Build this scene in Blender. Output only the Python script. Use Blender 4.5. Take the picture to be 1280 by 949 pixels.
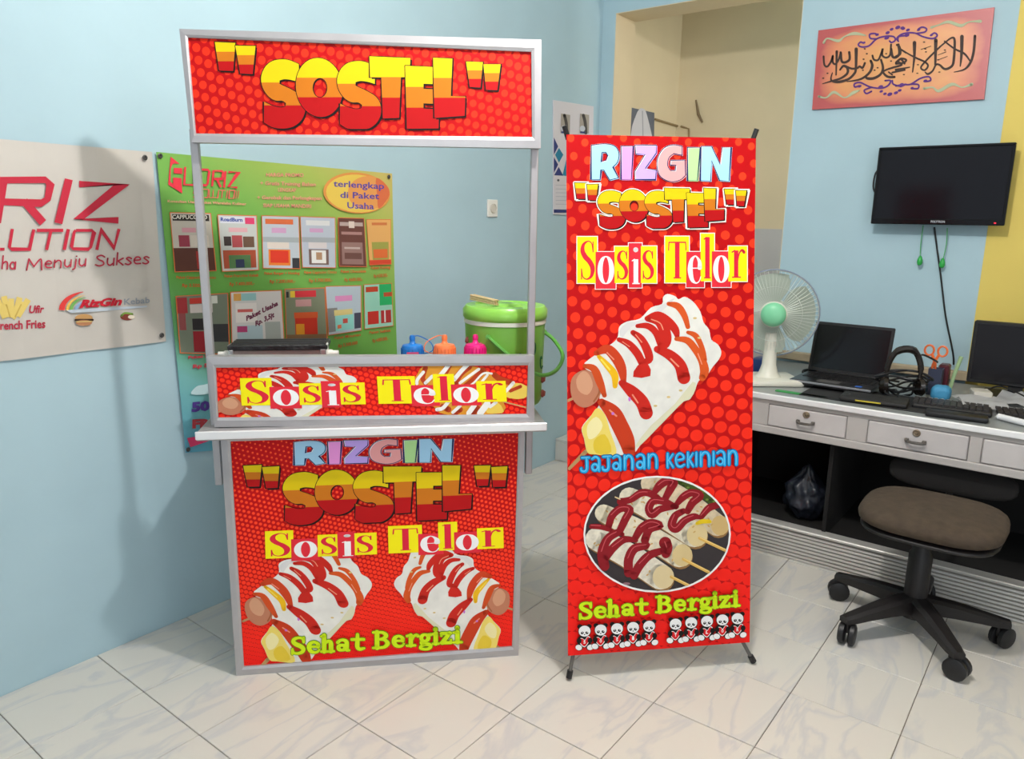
import bpy, bmesh, math, random
import mathutils
from mathutils import Vector, Matrix
from mathutils.geometry import tessellate_polygon
random.seed(7)
for _o in list(bpy.data.objects): bpy.data.objects.remove(_o)
SC = bpy.context.scene
COL = SC.collection
PI = math.pi

# ---------------------------------------------------------------- camera
F, PITCH, ROLL, YAW = 940.07, .2140, -.01450, .9166
CAM = Vector((-.6094, -2.3478, 1.3859))
_f = Vector((math.sin(YAW)*math.cos(PITCH), math.cos(YAW)*math.cos(PITCH), -math.sin(PITCH)))
_r = Vector((math.cos(YAW), -math.sin(YAW), 0)); _d = _f.cross(_r)
_c, _s = math.cos(ROLL), math.sin(ROLL)
RIGHT, DOWN, FWD = _c*_r+_s*_d, -_s*_r+_c*_d, _f
cd = bpy.data.cameras.new('camera'); cam = bpy.data.objects.new('camera', cd); COL.objects.link(cam)
cd.sensor_width = 36; cd.lens = F/1280*36; cd.clip_start = .05
cam.matrix_world = Matrix(((RIGHT.x, -DOWN.x, -FWD.x, CAM.x), (RIGHT.y, -DOWN.y, -FWD.y, CAM.y), (RIGHT.z, -DOWN.z, -FWD.z, CAM.z), (0, 0, 0, 1)))
SC.camera = cam

# ---------------------------------------------------------------- light
W = bpy.data.worlds.new('world'); SC.world = W; W.use_nodes = True
W.node_tree.nodes['Background'].inputs[0].default_value = (.80, .90, 1.0, 1)
W.node_tree.nodes['Background'].inputs[1].default_value = .26
def lamp(kind, name, loc, power, col=(1, 1, 1), size=.2, size_y=None, aim=None):
    l = bpy.data.lights.new(name, kind); o = bpy.data.objects.new(name, l); COL.objects.link(o)
    l.energy = power; l.color = col; o.location = loc
    if kind == 'POINT': l.shadow_soft_size = size
    else:
        l.shape = 'RECTANGLE'; l.size = size; l.size_y = size_y or size
    if aim: o.rotation_euler = (Vector(aim)-Vector(loc)).to_track_quat('-Z', 'Y').to_euler()
    return o
lamp('POINT', 'ceiling_bulb', (.79, -1.68, 2.64), 72, (1, .97, .94), .045)
lamp('POINT', 'overhead_fill', (.3, -3.9, 2.5), 22, (.97, .98, 1), .15)  # unseen fill light added high in the room to lift the shadows
lamp('AREA', 'window_fill', (-2.6, -4.2, 1.6), 27, (.9, .96, 1), 2.2, 1.6, (1.5, -1, .9))  # fill light added behind the camera, as if from a window
lamp('POINT', 'side_room_bulb', (3.95, -2.3, 2.0), 24, (1, .96, .90), .1)
SC.view_settings.view_transform = 'Standard'; SC.view_settings.look = 'None'
SC.view_settings.exposure = 0.46; SC.view_settings.gamma = 1

# ---------------------------------------------------------------- pixel -> point helpers
def ray(px, py): return RIGHT*((px-640)/F)+DOWN*((py-474.5)/F)+FWD
def on(px, py, P, n):
    d = ray(px, py); n = Vector(n); return CAM+d*(((Vector(P)-CAM).dot(n))/d.dot(n))
def flr(px, py, z=0.): return on(px, py, (0, 0, z), (0, 0, 1))

# ---------------------------------------------------------------- materials
def lin(c): return tuple(((v/255)/12.92 if v/255 <= .04045 else ((v/255+.055)/1.055)**2.4) for v in c)+(1,)
MATS = {}
def mat(name, rgb, rough=.5, metal=0., noise=0., nscale=30., spec=None, alpha=None, emit=None, bump=0.):
    if name in MATS: return MATS[name]
    m = bpy.data.materials.new(name); m.use_nodes = True; MATS[name] = m
    nt = m.node_tree; b = nt.nodes['Principled BSDF']
    b.inputs['Base Color'].default_value = lin(rgb); b.inputs['Roughness'].default_value = rough
    b.inputs['Metallic'].default_value = metal
    if spec is not None: b.inputs['Specular IOR Level'].default_value = spec
    if alpha is not None: b.inputs['Alpha'].default_value = alpha
    if emit: b.inputs['Emission Color'].default_value = lin(rgb); b.inputs['Emission Strength'].default_value = emit
    if noise or bump:
        tc = nt.nodes.new('ShaderNodeTexCoord'); n = nt.nodes.new('ShaderNodeTexNoise'); n.inputs['Scale'].default_value = nscale
        n.inputs['Detail'].default_value = 5
        nt.links.new(tc.outputs['Object'], n.inputs['Vector'])
        if noise:
            mx = nt.nodes.new('ShaderNodeMix'); mx.data_type = 'RGBA'; mx.blend_type = 'MULTIPLY'
            mx.inputs[0].default_value = 1
            mr = nt.nodes.new('ShaderNodeMapRange'); mr.inputs[3].default_value = 1-noise; mr.inputs[4].default_value = 1+noise*.3
            mr.inputs[1].default_value = .3; mr.inputs[2].default_value = .7
            nt.links.new(n.outputs[0], mr.inputs[0]); mx.inputs[6].default_value = lin(rgb)
            cb = nt.nodes.new('ShaderNodeCombineColor')
            for k in range(3): nt.links.new(mr.outputs[0], cb.inputs[k])
            nt.links.new(cb.outputs[0], mx.inputs[7]); nt.links.new(mx.outputs[2], b.inputs['Base Color'])
        if bump:
            bp = nt.nodes.new('ShaderNodeBump'); bp.inputs['Strength'].default_value = bump; bp.inputs['Distance'].default_value = .01
            nt.links.new(n.outputs[0], bp.inputs['Height']); nt.links.new(bp.outputs[0], b.inputs['Normal'])
    return m
def C(r, g, b, rough=.55): return mat('ink_%d_%d_%d' % (r, g, b), (r, g, b), rough, spec=.25)

ALU = mat('brushed_aluminium', (186, 184, 186), .42, .55, noise=.08, nscale=12)
ALU_LIT = mat('lit_aluminium_edge', (246, 246, 246), .28, .25)  # edge highlight painted in as a paler, near-white aluminium
BLACK = mat('black_plastic', (24, 23, 25), .45)
GLOSSB = mat('glossy_black', (14, 14, 16), .16)
WALLB = mat('light_blue_wall_paint', (174, 202, 212), .75, noise=.05, nscale=3, bump=.05)
YELP = mat('yellow_wall_paint', (226, 202, 104), .75, noise=.04, nscale=3)
CREAM = mat('cream_wall_paint', (226, 210, 176), .8, noise=.06, nscale=2.5)
WHITEP = mat('white_plastic', (232, 230, 222), .4)

def tile_material():
    m = bpy.data.materials.new('white_marbled_ceramic'); m.use_nodes = True; nt = m.node_tree; b = nt.nodes['Principled BSDF']
    g = nt.nodes.new('ShaderNodeNewGeometry'); oi = nt.nodes.new('ShaderNodeObjectInfo')
    mp = nt.nodes.new('ShaderNodeMapping'); mp.inputs['Rotation'].default_value = (0, 0, .35); mp.inputs['Scale'].default_value = (1.2, 4.2, 1)
    ad = nt.nodes.new('ShaderNodeVectorMath'); ad.operation = 'ADD'
    sc = nt.nodes.new('ShaderNodeMath'); sc.operation = 'MULTIPLY'; sc.inputs[1].default_value = 13
    nt.links.new(oi.outputs['Random'], sc.inputs[0])
    cb = nt.nodes.new('ShaderNodeCombineXYZ'); nt.links.new(sc.outputs[0], cb.inputs[2])
    nt.links.new(g.outputs['Position'], mp.inputs[0]); nt.links.new(mp.outputs[0], ad.inputs[0]); nt.links.new(cb.outputs[0], ad.inputs[1])
    n = nt.nodes.new('ShaderNodeTexNoise'); n.inputs['Scale'].default_value = 1.5; n.inputs['Detail'].default_value = 5; n.inputs['Distortion'].default_value = 1.1
    nt.links.new(ad.outputs[0], n.inputs['Vector'])
    r = nt.nodes.new('ShaderNodeValToRGB'); r.color_ramp.elements[0].position = .46; r.color_ramp.elements[0].color = lin((212, 207, 198))
    r.color_ramp.elements[1].position = .56; r.color_ramp.elements[1].color = lin((213, 208, 199))
    e = r.color_ramp.elements.new(.505); e.color = lin((198, 196, 194))
    nt.links.new(n.outputs[0], r.inputs[0]); nt.links.new(r.outputs[0], b.inputs['Base Color'])
    b.inputs['Roughness'].default_value = .28; b.inputs['Specular IOR Level'].default_value = .35
    return m
TILE = tile_material()
GROUT = mat('dark_grout', (118, 108, 98), .9)

def dots_material(name, spacing, angle, r0, r1, base0, base1, dot0, dot1, stretch=1., g=1.):
    # uv in metres (v from 0 at bottom), uv2 = normalised height through attribute 'h'
    m = bpy.data.materials.new(name); m.use_nodes = True; nt = m.node_tree; b = nt.nodes['Principled BSDF']
    L = nt.links.new; N = nt.nodes.new
    uv = N('ShaderNodeUVMap'); uv.uv_map = 'metres'
    mp = N('ShaderNodeMapping'); mp.vector_type = 'TEXTURE'; mp.inputs['Rotation'].default_value = (0, 0, angle); mp.inputs['Scale'].default_value = (spacing, spacing*stretch, 1)
    L(uv.outputs[0], mp.inputs[0])
    sp = N('ShaderNodeSeparateXYZ'); L(mp.outputs[0], sp.inputs[0])
    fl = N('ShaderNodeMath'); fl.operation = 'FLOOR'; L(sp.outputs[1], fl.inputs[0])
    hf = N('ShaderNodeMath'); hf.operation = 'MULTIPLY'; hf.inputs[1].default_value = .5; L(fl.outputs[0], hf.inputs[0])
    ax = N('ShaderNodeMath'); ax.operation = 'ADD'; L(sp.outputs[0], ax.inputs[0]); L(hf.outputs[0], ax.inputs[1])
    def frac(s):
        f = N('ShaderNodeMath'); f.operation = 'FRACT'; L(s, f.inputs[0]); q = N('ShaderNodeMath'); q.operation = 'SUBTRACT'; q.inputs[1].default_value = .5; L(f.outputs[0], q.inputs[0])
        p = N('ShaderNodeMath'); p.operation = 'POWER'; p.inputs[1].default_value = 2; 
        ab = N('ShaderNodeMath'); ab.operation = 'ABSOLUTE'; L(q.outputs[0], ab.inputs[0]); L(ab.outputs[0], p.inputs[0]); return p.outputs[0]
    s = N('ShaderNodeMath'); s.operation = 'ADD'; L(frac(ax.outputs[0]), s.inputs[0]); L(frac(sp.outputs[1]), s.inputs[1])
    sq = N('ShaderNodeMath'); sq.operation = 'SQRT'; L(s.outputs[0], sq.inputs[0])
    u2 = N('ShaderNodeUVMap'); u2.uv_map = 'unit'; s2 = N('ShaderNodeSeparateXYZ'); L(u2.outputs[0], s2.inputs[0])
    rr = N('ShaderNodeMapRange'); rr.inputs[3].default_value = r0; rr.inputs[4].default_value = r1; L(s2.outputs[1], rr.inputs[0])
    lt = N('ShaderNodeMath'); lt.operation = 'LESS_THAN'; L(sq.outputs[0], lt.inputs[0]); L(rr.outputs[0], lt.inputs[1])
    def mix2(a, c, fac):
        x = N('ShaderNodeMix'); x.data_type = 'RGBA'
        if isinstance(a, tuple): x.inputs[6].default_value = lin(a)
        else: L(a, x.inputs[6])
        if isinstance(c, tuple): x.inputs[7].default_value = lin(c)
        else: L(c, x.inputs[7])
        L(fac, x.inputs[0]); return x.outputs[2]
    o = mix2(mix2(base0, base1, s2.outputs[1]), mix2(dot0, dot1, s2.outputs[1]), lt.outputs[0])
    L(o, b.inputs['Base Color']); b.inputs['Roughness'].default_value = .5; b.inputs['Specular IOR Level'].default_value = .2
    return m
def grad_material(name, stops, axis=1, diag=0., rough=.6):
    m = bpy.data.materials.new(name); m.use_nodes = True; nt = m.node_tree; b = nt.nodes['Principled BSDF']
    u2 = nt.nodes.new('ShaderNodeUVMap'); u2.uv_map = 'unit'; s2 = nt.nodes.new('ShaderNodeSeparateXYZ'); nt.links.new(u2.outputs[0], s2.inputs[0])
    ad = nt.nodes.new('ShaderNodeMath'); ad.operation = 'MULTIPLY_ADD'; ad.inputs[1].default_value = diag
    nt.links.new(s2.outputs[0], ad.inputs[0]); nt.links.new(s2.outputs[axis], ad.inputs[2])
    stops = [(a_/1.6, b_) for a_, b_ in stops]
    r = nt.nodes.new('ShaderNodeValToRGB')
    while len(r.color_ramp.elements) > 1: r.color_ramp.elements.remove(r.color_ramp.elements[-1])
    r.color_ramp.elements[0].position = stops[0][0]; r.color_ramp.elements[0].color = lin(stops[0][1])
    for p, c in stops[1:]:
        e = r.color_ramp.elements.new(p); e.color = lin(c)
    dv = nt.nodes.new('ShaderNodeMath'); dv.operation = 'MULTIPLY'; dv.inputs[1].default_value = 1/1.6; nt.links.new(ad.outputs[0], dv.inputs[0])
    nt.links.new(dv.outputs[0], r.inputs[0]); nt.links.new(r.outputs[0], b.inputs['Base Color']); b.inputs['Roughness'].default_value = rough
    b.inputs['Specular IOR Level'].default_value = .25
    return m

# ---------------------------------------------------------------- object helpers
def link(o, parent=None):
    COL.objects.link(o)
    if parent: o.parent = parent
    return o
def obj(name, bm, m, parent=None, smooth=False, label=None):
    me = bpy.data.meshes.new(name); bm.to_mesh(me); bm.free()
    for x in (m if isinstance(m, (list, tuple)) else [m]): me.materials.append(x)
    if smooth:
        for p in me.polygons: p.use_smooth = True
        if smooth != 'all':
            try: me.set_sharp_from_angle(angle=.7)
            except Exception: pass
    o = link(bpy.data.objects.new(name, me), parent)
    if label: o['label'] = label
    return o
def thing(name, label, cat, loc=(0, 0, 0), rz=0, group=None):
    o = bpy.data.objects.new(name, None); COL.objects.link(o); o.empty_display_size = .05
    o.location = loc; o.rotation_euler = (0, 0, rz); o['label'] = label; o['category'] = cat
    if group: o['group'] = group
    return o
def tag(o, label, cat, group=None):
    o['label'] = label; o['category'] = cat
    if group: o['group'] = group
    return o
def struct(name, bm, m, parent=None):
    o = obj(name, bm, m, parent)
    if not parent: o['kind'] = 'structure'
    return o
def ident(root):
    return Matrix.LocRotScale(root.location, root.rotation_euler, None).inverted() if root else Matrix.Identity(4)

def box(bm, x0, x1, y0, y1, z0, z1, bev=0., mtx=None, seg=1):
    vs = [bm.verts.new(v) for v in ((x0, y0, z0), (x1, y0, z0), (x1, y1, z0), (x0, y1, z0), (x0, y0, z1), (x1, y0, z1), (x1, y1, z1), (x0, y1, z1))]
    fs = [bm.faces.new([vs[i] for i in f]) for f in ((3, 2, 1, 0), (4, 5, 6, 7), (0, 1, 5, 4), (1, 2, 6, 5), (2, 3, 7, 6), (3, 0, 4, 7))]
    if bev:
        es = list({e for f in fs for e in f.edges})
        r = bmesh.ops.bevel(bm, geom=es, offset=bev, segments=seg, profile=.5, affect='EDGES')
        vs = list({v for f in r['faces'] for v in f.verts} | {v for v in vs if v.is_valid})
    if mtx: bmesh.ops.transform(bm, matrix=mtx, verts=vs)
    return bm
def BX(*a, **k): return box(bmesh.new(), *a, **k)
def lathe(bm, prof, seg=32, mtx=None):
    rings = []
    allv = []
    for r, z in prof:
        if r < 1e-6: ring = [bm.verts.new((0, 0, z))]
        else: ring = [bm.verts.new((r*math.cos(2*PI*k/seg), r*math.sin(2*PI*k/seg), z)) for k in range(seg)]
        rings.append(ring); allv += ring
    for a, b in zip(rings, rings[1:]):
        for k in range(seg):
            k2 = (k+1) % seg
            if len(a) == 1 and len(b) == 1: continue
            if len(a) == 1: bm.faces.new((a[0], b[k2], b[k]))
            elif len(b) == 1: bm.faces.new((a[k], a[k2], b[0]))
            else: bm.faces.new((a[k], a[k2], b[k2], b[k]))
    if mtx: bmesh.ops.transform(bm, matrix=mtx, verts=allv)
    bmesh.ops.recalc_face_normals(bm, faces=bm.faces)
    return bm
def cat(pts, n=6, closed=False):
    P = [Vector(p) for p in pts]
    if len(P) < 3 and not closed: return P
    out = []
    m = len(P) if closed else len(P)-1
    for i in range(m):
        if closed: a, b, c, d = P[(i-1) % len(P)], P[i], P[(i+1) % len(P)], P[(i+2) % len(P)]
        else: a, b, c, d = P[max(i-1, 0)], P[i], P[i+1], P[min(i+2, len(P)-1)]
        for k in range(n):
            t = k/n
            out.append(.5*((2*b)+(c-a)*t+(2*a-5*b+4*c-d)*t*t+(3*b-a-3*c+d)*t**3))
    if not closed: out.append(P[-1])
    return out
def tube(bm, pts, r, seg=8, smooth=0, closed=False, cap=True):
    P = cat(pts, smooth, closed) if smooth else [Vector(p) for p in pts]
    rs = r if isinstance(r, (list, tuple)) else [r]*len(P)
    if len(rs) != len(P): rs = [rs[min(int(i*(len(rs)-1)/(len(P)-1)+.5), len(rs)-1)] for i in range(len(P))]
    n = len(P); rings = []; up = None
    for i in range(n):
        t = (P[(i+1) % n]-P[i-1]) if closed else (P[min(i+1, n-1)]-P[max(i-1, 0)])
        if t.length < 1e-9: t = Vector((0, 0, 1))
        t.normalize()
        if up is None: up = Vector((0, 0, 1)) if abs(t.z) < .9 else Vector((1, 0, 0))
        x = up-t*up.dot(t)
        if x.length < 1e-4: x = t.orthogonal()
        x.normalize(); up = x; y = t.cross(x)
        rings.append([bm.verts.new(P[i]+rs[i]*(math.cos(2*PI*k/seg)*x+math.sin(2*PI*k/seg)*y)) for k in range(seg)])
    for i in range(n if closed else n-1):
        a, b = rings[i], rings[(i+1) % n]
        for k in range(seg): bm.faces.new((a[k], a[(k+1) % seg], b[(k+1) % seg], b[k]))
    if cap and not closed:
        bm.faces.new(rings[0][::-1]); bm.faces.new(rings[-1])
    return bm
def TB(*a, **k): return tube(bmesh.new(), *a, **k)
def prism(bm, poly, f0, f1):
    """poly: list of 2D; f0,f1 map 2D -> 3D for both faces"""
    a = [bm.verts.new(f0(p)) for p in poly]; b = [bm.verts.new(f1(p)) for p in poly]
    n = len(poly); bm.faces.new(a); bm.faces.new(b[::-1])
    for i in range(n): bm.faces.new((a[i], b[i], b[(i+1) % n], a[(i+1) % n]))
    bmesh.ops.recalc_face_normals(bm, faces=bm.faces)
    return bm

# ---------------------------------------------------------------- flat print engine
class Print:
    """flat printed artwork lying on a plane: coordinates are taken in the photograph and mapped onto the plane"""
    def __init__(self, P, n, root, base=.0008, T=None):
        self.P, self.n, self.root, self.off, self.T = Vector(P), Vector(n).normalized(), root, base, T or (lambda x, y: (x, y))
        self.clips = []; self.new()
        if (CAM-self.P).dot(self.n) < 0: self.n = -self.n
        self.inv = ident(root) if not (root and root.parent) else ident(root.parent)
    def new(self): self.V = []; self.Fc = []; self.ms = []; return self
    def tri(self, t, m, lift):
        polys = [t]
        for (a, b, c) in self.clips:  # keep a*x+b*y+c >= 0
            out = []
            for pl in polys:
                q = []
                for i in range(len(pl)):
                    p, r = pl[i], pl[(i+1) % len(pl)]
                    dp, dr = a*p[0]+b*p[1]+c, a*r[0]+b*r[1]+c
                    if dp >= 0: q.append(p)
                    if (dp >= 0) != (dr >= 0):
                        k = dp/(dp-dr); q.append((p[0]+(r[0]-p[0])*k, p[1]+(r[1]-p[1])*k))
                if len(q) >= 3: out.append(q)
            polys = out
            if not polys: return
        if m not in self.ms: self.ms.append(m)
        mi = self.ms.index(m)
        for pl in polys:
            i0 = len(self.V)
            for p in pl:
                self.V.append(self.inv @ (on(p[0], p[1], self.P, self.n)+self.n*lift))
            self.Fc.append((list(range(i0, i0+len(pl))), mi))
    def emit(self, tris, m):
        self.off += 1.6e-5
        for t in tris: self.tri([self.T(*p) for p in t], m, self.off)
    def poly(self, pts, m, smooth=0, band=None):
        if smooth: pts = [(p.x, p.y) for p in cat([Vector((p[0], p[1])) for p in pts], smooth, True)]
        tr = tessellate_polygon([[Vector((p[0], p[1], 0)) for p in pts]])
        self.emit([[pts[i] for i in t] for t in tr], m)
    def ring(self, outer, inner, m):
        tr = tessellate_polygon([[Vector((*p, 0)) for p in outer], [Vector((*p, 0)) for p in inner]]); a = list(outer)+list(inner)
        self.emit([[a[i] for i in t] for t in tr], m)
    def ell(self, cx, cy, rx, ry, m, n=20, rot=0.):
        c, s = math.cos(rot), math.sin(rot)
        pts = [(cx+rx*math.cos(2*PI*k/n)*c-ry*math.sin(2*PI*k/n)*s, cy+rx*math.cos(2*PI*k/n)*s+ry*math.sin(2*PI*k/n)*c) for k in range(n)]
        self.emit([[pts[0], pts[i], pts[i+1]] for i in range(1, n-1)], m)
    def stroke(self, pts, w, m, smooth=5, closed=False, cap=True):
        ws = w if isinstance(w, (list, tuple)) else [w]*len(pts)
        P = [Vector((p[0], p[1], ws[min(i, len(ws)-1)])) for i, p in enumerate(pts)]
        if smooth and len(P) > 2: P = cat(P, smooth, closed)
        n = len(P); L = []; Rr = []
        for i in range(n):
            t = (P[(i+1) % n]-P[i-1]) if closed else (P[min(i+1, n-1)]-P[max(i-1, 0)])
            t = Vector((t.x, t.y)); 
            if t.length < 1e-9: t = Vector((1, 0))
            t.normalize(); h = max(P[i].z, .001)/2
            if not smooth and 0 < i < n-1:
                a = Vector((P[i].x-P[i-1].x, P[i].y-P[i-1].y)).normalized(); h = h/max(abs(a.dot(t)), .45)
            L.append((P[i].x-t.y*h, P[i].y+t.x*h)); Rr.append((P[i].x+t.y*h, P[i].y-t.x*h))
        tr = []
        for i in range(n if closed else n-1):
            j = (i+1) % n; tr += [[L[i], Rr[i], Rr[j]], [L[i], Rr[j], L[j]]]
        if cap and not closed:
            for q in (P[0], P[-1]):
                r = q.z/2; pp = [(q.x+r*math.cos(PI*k/8), q.y+r*math.sin(PI*k/8)) for k in range(16)]
                tr += [[pp[0], pp[i], pp[i+1]] for i in range(1, 15)]
        self.emit(tr, m)
    def text(self, s, p0, p1, h, m, bold=0., shear=0.):
        cu = bpy.data.curves.new('t', 'FONT'); cu.body = s; cu.size = 1; cu.offset = bold; cu.shear = shear; cu.resolution_u = 2
        o = bpy.data.objects.new('t', cu); COL.objects.link(o); me = o.to_mesh()
        if me and len(me.vertices):
            xs = [v.co.x for v in me.vertices]; x0, x1 = min(xs), max(xs); dx, dy = p1[0]-p0[0], p1[1]-p0[1]
            q = [(p0[0]+dx*(v.co.x-x0)/(x1-x0), p0[1]+dy*(v.co.x-x0)/(x1-x0)-h*v.co.y/.7) for v in me.vertices]
            me.calc_loop_triangles(); self.emit([[q[i] for i in t.vertices] for t in me.loop_triangles], m)
        o.to_mesh_clear(); bpy.data.objects.remove(o); bpy.data.curves.remove(cu)
    def done(self, name, parent, label=None):
        me = bpy.data.meshes.new(name); me.from_pydata([tuple(v) for v in self.V], [], [f for f, _ in self.Fc])
        for m in self.ms: me.materials.append(m)
        for p, (_, mi) in zip(me.polygons, self.Fc): p.material_index = mi
        o = link(bpy.data.objects.new(name, me), parent)
        if label: o['label'] = label
        self.new(); return o
def crop(ox, oy, s): return lambda x, y: (ox+x/s, oy+y/s)
def aff3(src, dst):
    """affine from three point pairs"""
    M_ = Matrix([[a, b, 1] for a, b in src]).inverted(); vx = M_ @ Vector([d[0] for d in dst]); vy = M_ @ Vector([d[1] for d in dst])
    return lambda x, y: (vx[0]*x+vx[1]*y+vx[2], vy[0]*x+vy[1]*y+vy[2])
def comp(f, g): return lambda x, y: f(*g(x, y))

def sheet(name, corners_px, P, n, root, m, thick=.002, back=0., nx=1, ny=1, wave=None, parent=None):
    """printed sheet through four photograph corners TL TR BR BL on a plane; carries metre and unit UVs"""
    P = Vector(P); n = Vector(n).normalized()
    if (CAM-P).dot(n) < 0: n = -n
    q = [on(*c, P, n) for c in corners_px]; inv = ident(root)
    me = bpy.data.meshes.new(name); V = []; Fs = []
    U = []
    wd, ht = (q[1]-q[0]).length, (q[0]-q[3]).length
    for L_ in (0, 1):
        for j in range(ny+1):
            for i in range(nx+1):
                s, t = i/nx, j/ny
                p = (q[3].lerp(q[2], s)).lerp(q[0].lerp(q[1], s), t)
                if wave: p = p+n*wave(s, t)
                V.append(inv @ (p+n*(0 if L_ == 0 else -thick))); U.append((s, t))
    st = (nx+1)*(ny+1)
    for j in range(ny):
        for i in range(nx):
            a = j*(nx+1)+i; f = (a, a+1, a+nx+2, a+nx+1); Fs.append(f); Fs.append(tuple(v+st for v in f[::-1]))
    def side(a, b): Fs.append((a, a+st, b+st, b))
    for i in range(nx): side(i, i+1); side(ny*(nx+1)+i+1, ny*(nx+1)+i)
    for j in range(ny): side((j+1)*(nx+1), j*(nx+1)); side(j*(nx+1)+nx, (j+1)*(nx+1)+nx)
    me.from_pydata([tuple(v) for v in V], [], Fs); me.materials.append(m)
    a = me.uv_layers.new(name='metres'); b = me.uv_layers.new(name='unit')
    for l in me.loops:
        s, t = U[l.vertex_index]; b.data[l.index].uv = (s, t); a.data[l.index].uv = (s*wd, t*ht)
    me.validate(); o = link(bpy.data.objects.new(name, me), parent if parent is not None else root)
    bm = bmesh.new(); bm.from_mesh(me); bmesh.ops.recalc_face_normals(bm, faces=bm.faces); bm.to_mesh(me); bm.free()
    return o

# ---------------------------------------------------------------- stroke lettering
def E_(cx, cy, rx, ry, n=12): return [(cx+rx*math.cos(2*PI*k/n), cy+ry*math.sin(2*PI*k/n)) for k in range(n)]
def ow(big, small, n=12): return [small+(big-small)*abs(math.cos(2*PI*k/n)) for k in range(n)]
def bar(x0, y0, x1, y1, w): return ('l', [(x0, y0), (x1, y1)], w)
SERIF = {
 'S': (.60, [('s', [(.52, .76), (.47, .93), (.31, .985), (.13, .9), (.09, .74), (.2, .59), (.38, .47), (.51, .3), (.46, .1), (.27, .015), (.1, .08), (.05, .25)], [.03, .03, .04, .09, .13, .15, .15, .14, .09, .04, .03, .03]), bar(.53, .98, .53, .70, .03), bar(.045, .01, .045, .29, .03)]),
 's': (.50, [('s', [(.42, .52), (.37, .63), (.25, .665), (.12, .61), (.08, .5), (.16, .4), (.31, .32), (.41, .2), (.37, .07), (.22, .012), (.08, .06), (.04, .17)], [.02, .03, .04, .08, .11, .12, .12, .11, .08, .04, .03, .02]), bar(.425, .66, .425, .48, .03), bar(.04, .01, .04, .2, .03)]),
 'o': (.56, [('c', E_(.28, .34, .2, .31), ow(.15, .035))]),
 'i': (.36, [bar(.18, .02, .18, .65, .14), bar(.03, .015, .34, .015, .035), ('s', [(.03, .61), (.12, .65)], .035), ('s', [(.17, .9), (.175, .9)], .15)]),
 'T': (.68, [bar(.34, .02, .34, .97, .14), bar(.02, .965, .66, .965, .04), bar(.035, .97, .02, .74, .03), bar(.645, .97, .66, .74, .03), bar(.2, .015, .48, .015, .035)]),
 'e': (.52, [bar(.12, .37, .46, .37, .03), ('s', [(.43, .38), (.42, .53), (.28, .655), (.13, .55), (.09, .33), (.15, .11), (.29, .02), (.41, .06), (.47, .17)], [.13, .1, .04, .11, .15, .12, .05, .03, .025])]),
 'l': (.34, [bar(.17, .02, .17, 1., .14), bar(.02, .015, .32, .015, .035), ('s', [(.02, .95), (.12, .985)], .035)]),
 'r': (.48, [bar(.17, .02, .17, .64, .13), bar(.02, .015, .34, .015, .035), ('s', [(.02, .6), (.12, .64)], .035), ('s', [(.23, .4), (.28, .57), (.38, .65), (.45, .6)], [.03, .04, .06, .09])]),
 'h': (.62, [bar(.15, .02, .15, 1., .14), bar(.02, .015, .28, .015, .035), bar(.34, .015, .6, .015, .035), ('s', [(.02, .95), (.12, .985)], .035), ('s', [(.2, .5), (.32, .64), (.43, .6), (.47, .45), (.47, .02)], [.03, .06, .12, .14, .14])]),
 'a': (.54, [('s', [(.08, .52), (.16, .63), (.29, .655), (.4, .56), (.42, .4), (.42, .08), (.5, .02)], [.1, .05, .06, .12, .14, .13, .04]), ('c', E_(.23, .19, .13, .15), ow(.12, .05))]),
 't': (.42, [('s', [(.19, .92), (.19, .5), (.19, .16), (.27, .03), (.39, .08)], [.08, .13, .13, .09, .03]), bar(.02, .63, .38, .63, .06)]),
 'B': (.68, [bar(.17, .02, .17, .98, .15), bar(.02, .015, .2, .015, .035), bar(.02, .975, .2, .975, .035), ('s', [(.17, .965), (.4, .95), (.53, .76), (.4, .57), (.17, .54)], [.03, .06, .14, .06, .03]), ('s', [(.17, .54), (.45, .51), (.59, .28), (.45, .05), (.17, .025)], [.03, .06, .15, .06, .03])]),
 'g': (.54, [('c', E_(.24, .43, .15, .2), ow(.11, .035)), bar(.33, .58, .5, .62, .07), ('s', [(.14, .24), (.08, .12), (.2, .04), (.4, .02), (.49, -.1), (.4, -.24), (.22, -.27), (.06, -.19), (.1, -.06), (.22, -.02)], [.04, .05, .09, .11, .1, .06, .04, .06, .05, .04])]),
 'z': (.50, [bar(.05, .62, .45, .62, .07), ('l', [(.4, .62), (.09, .04)], .13), bar(.05, .04, .46, .04, .07), bar(.06, .64, .05, .48, .035), bar(.45, .03, .46, .2, .035)]),
}
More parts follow.
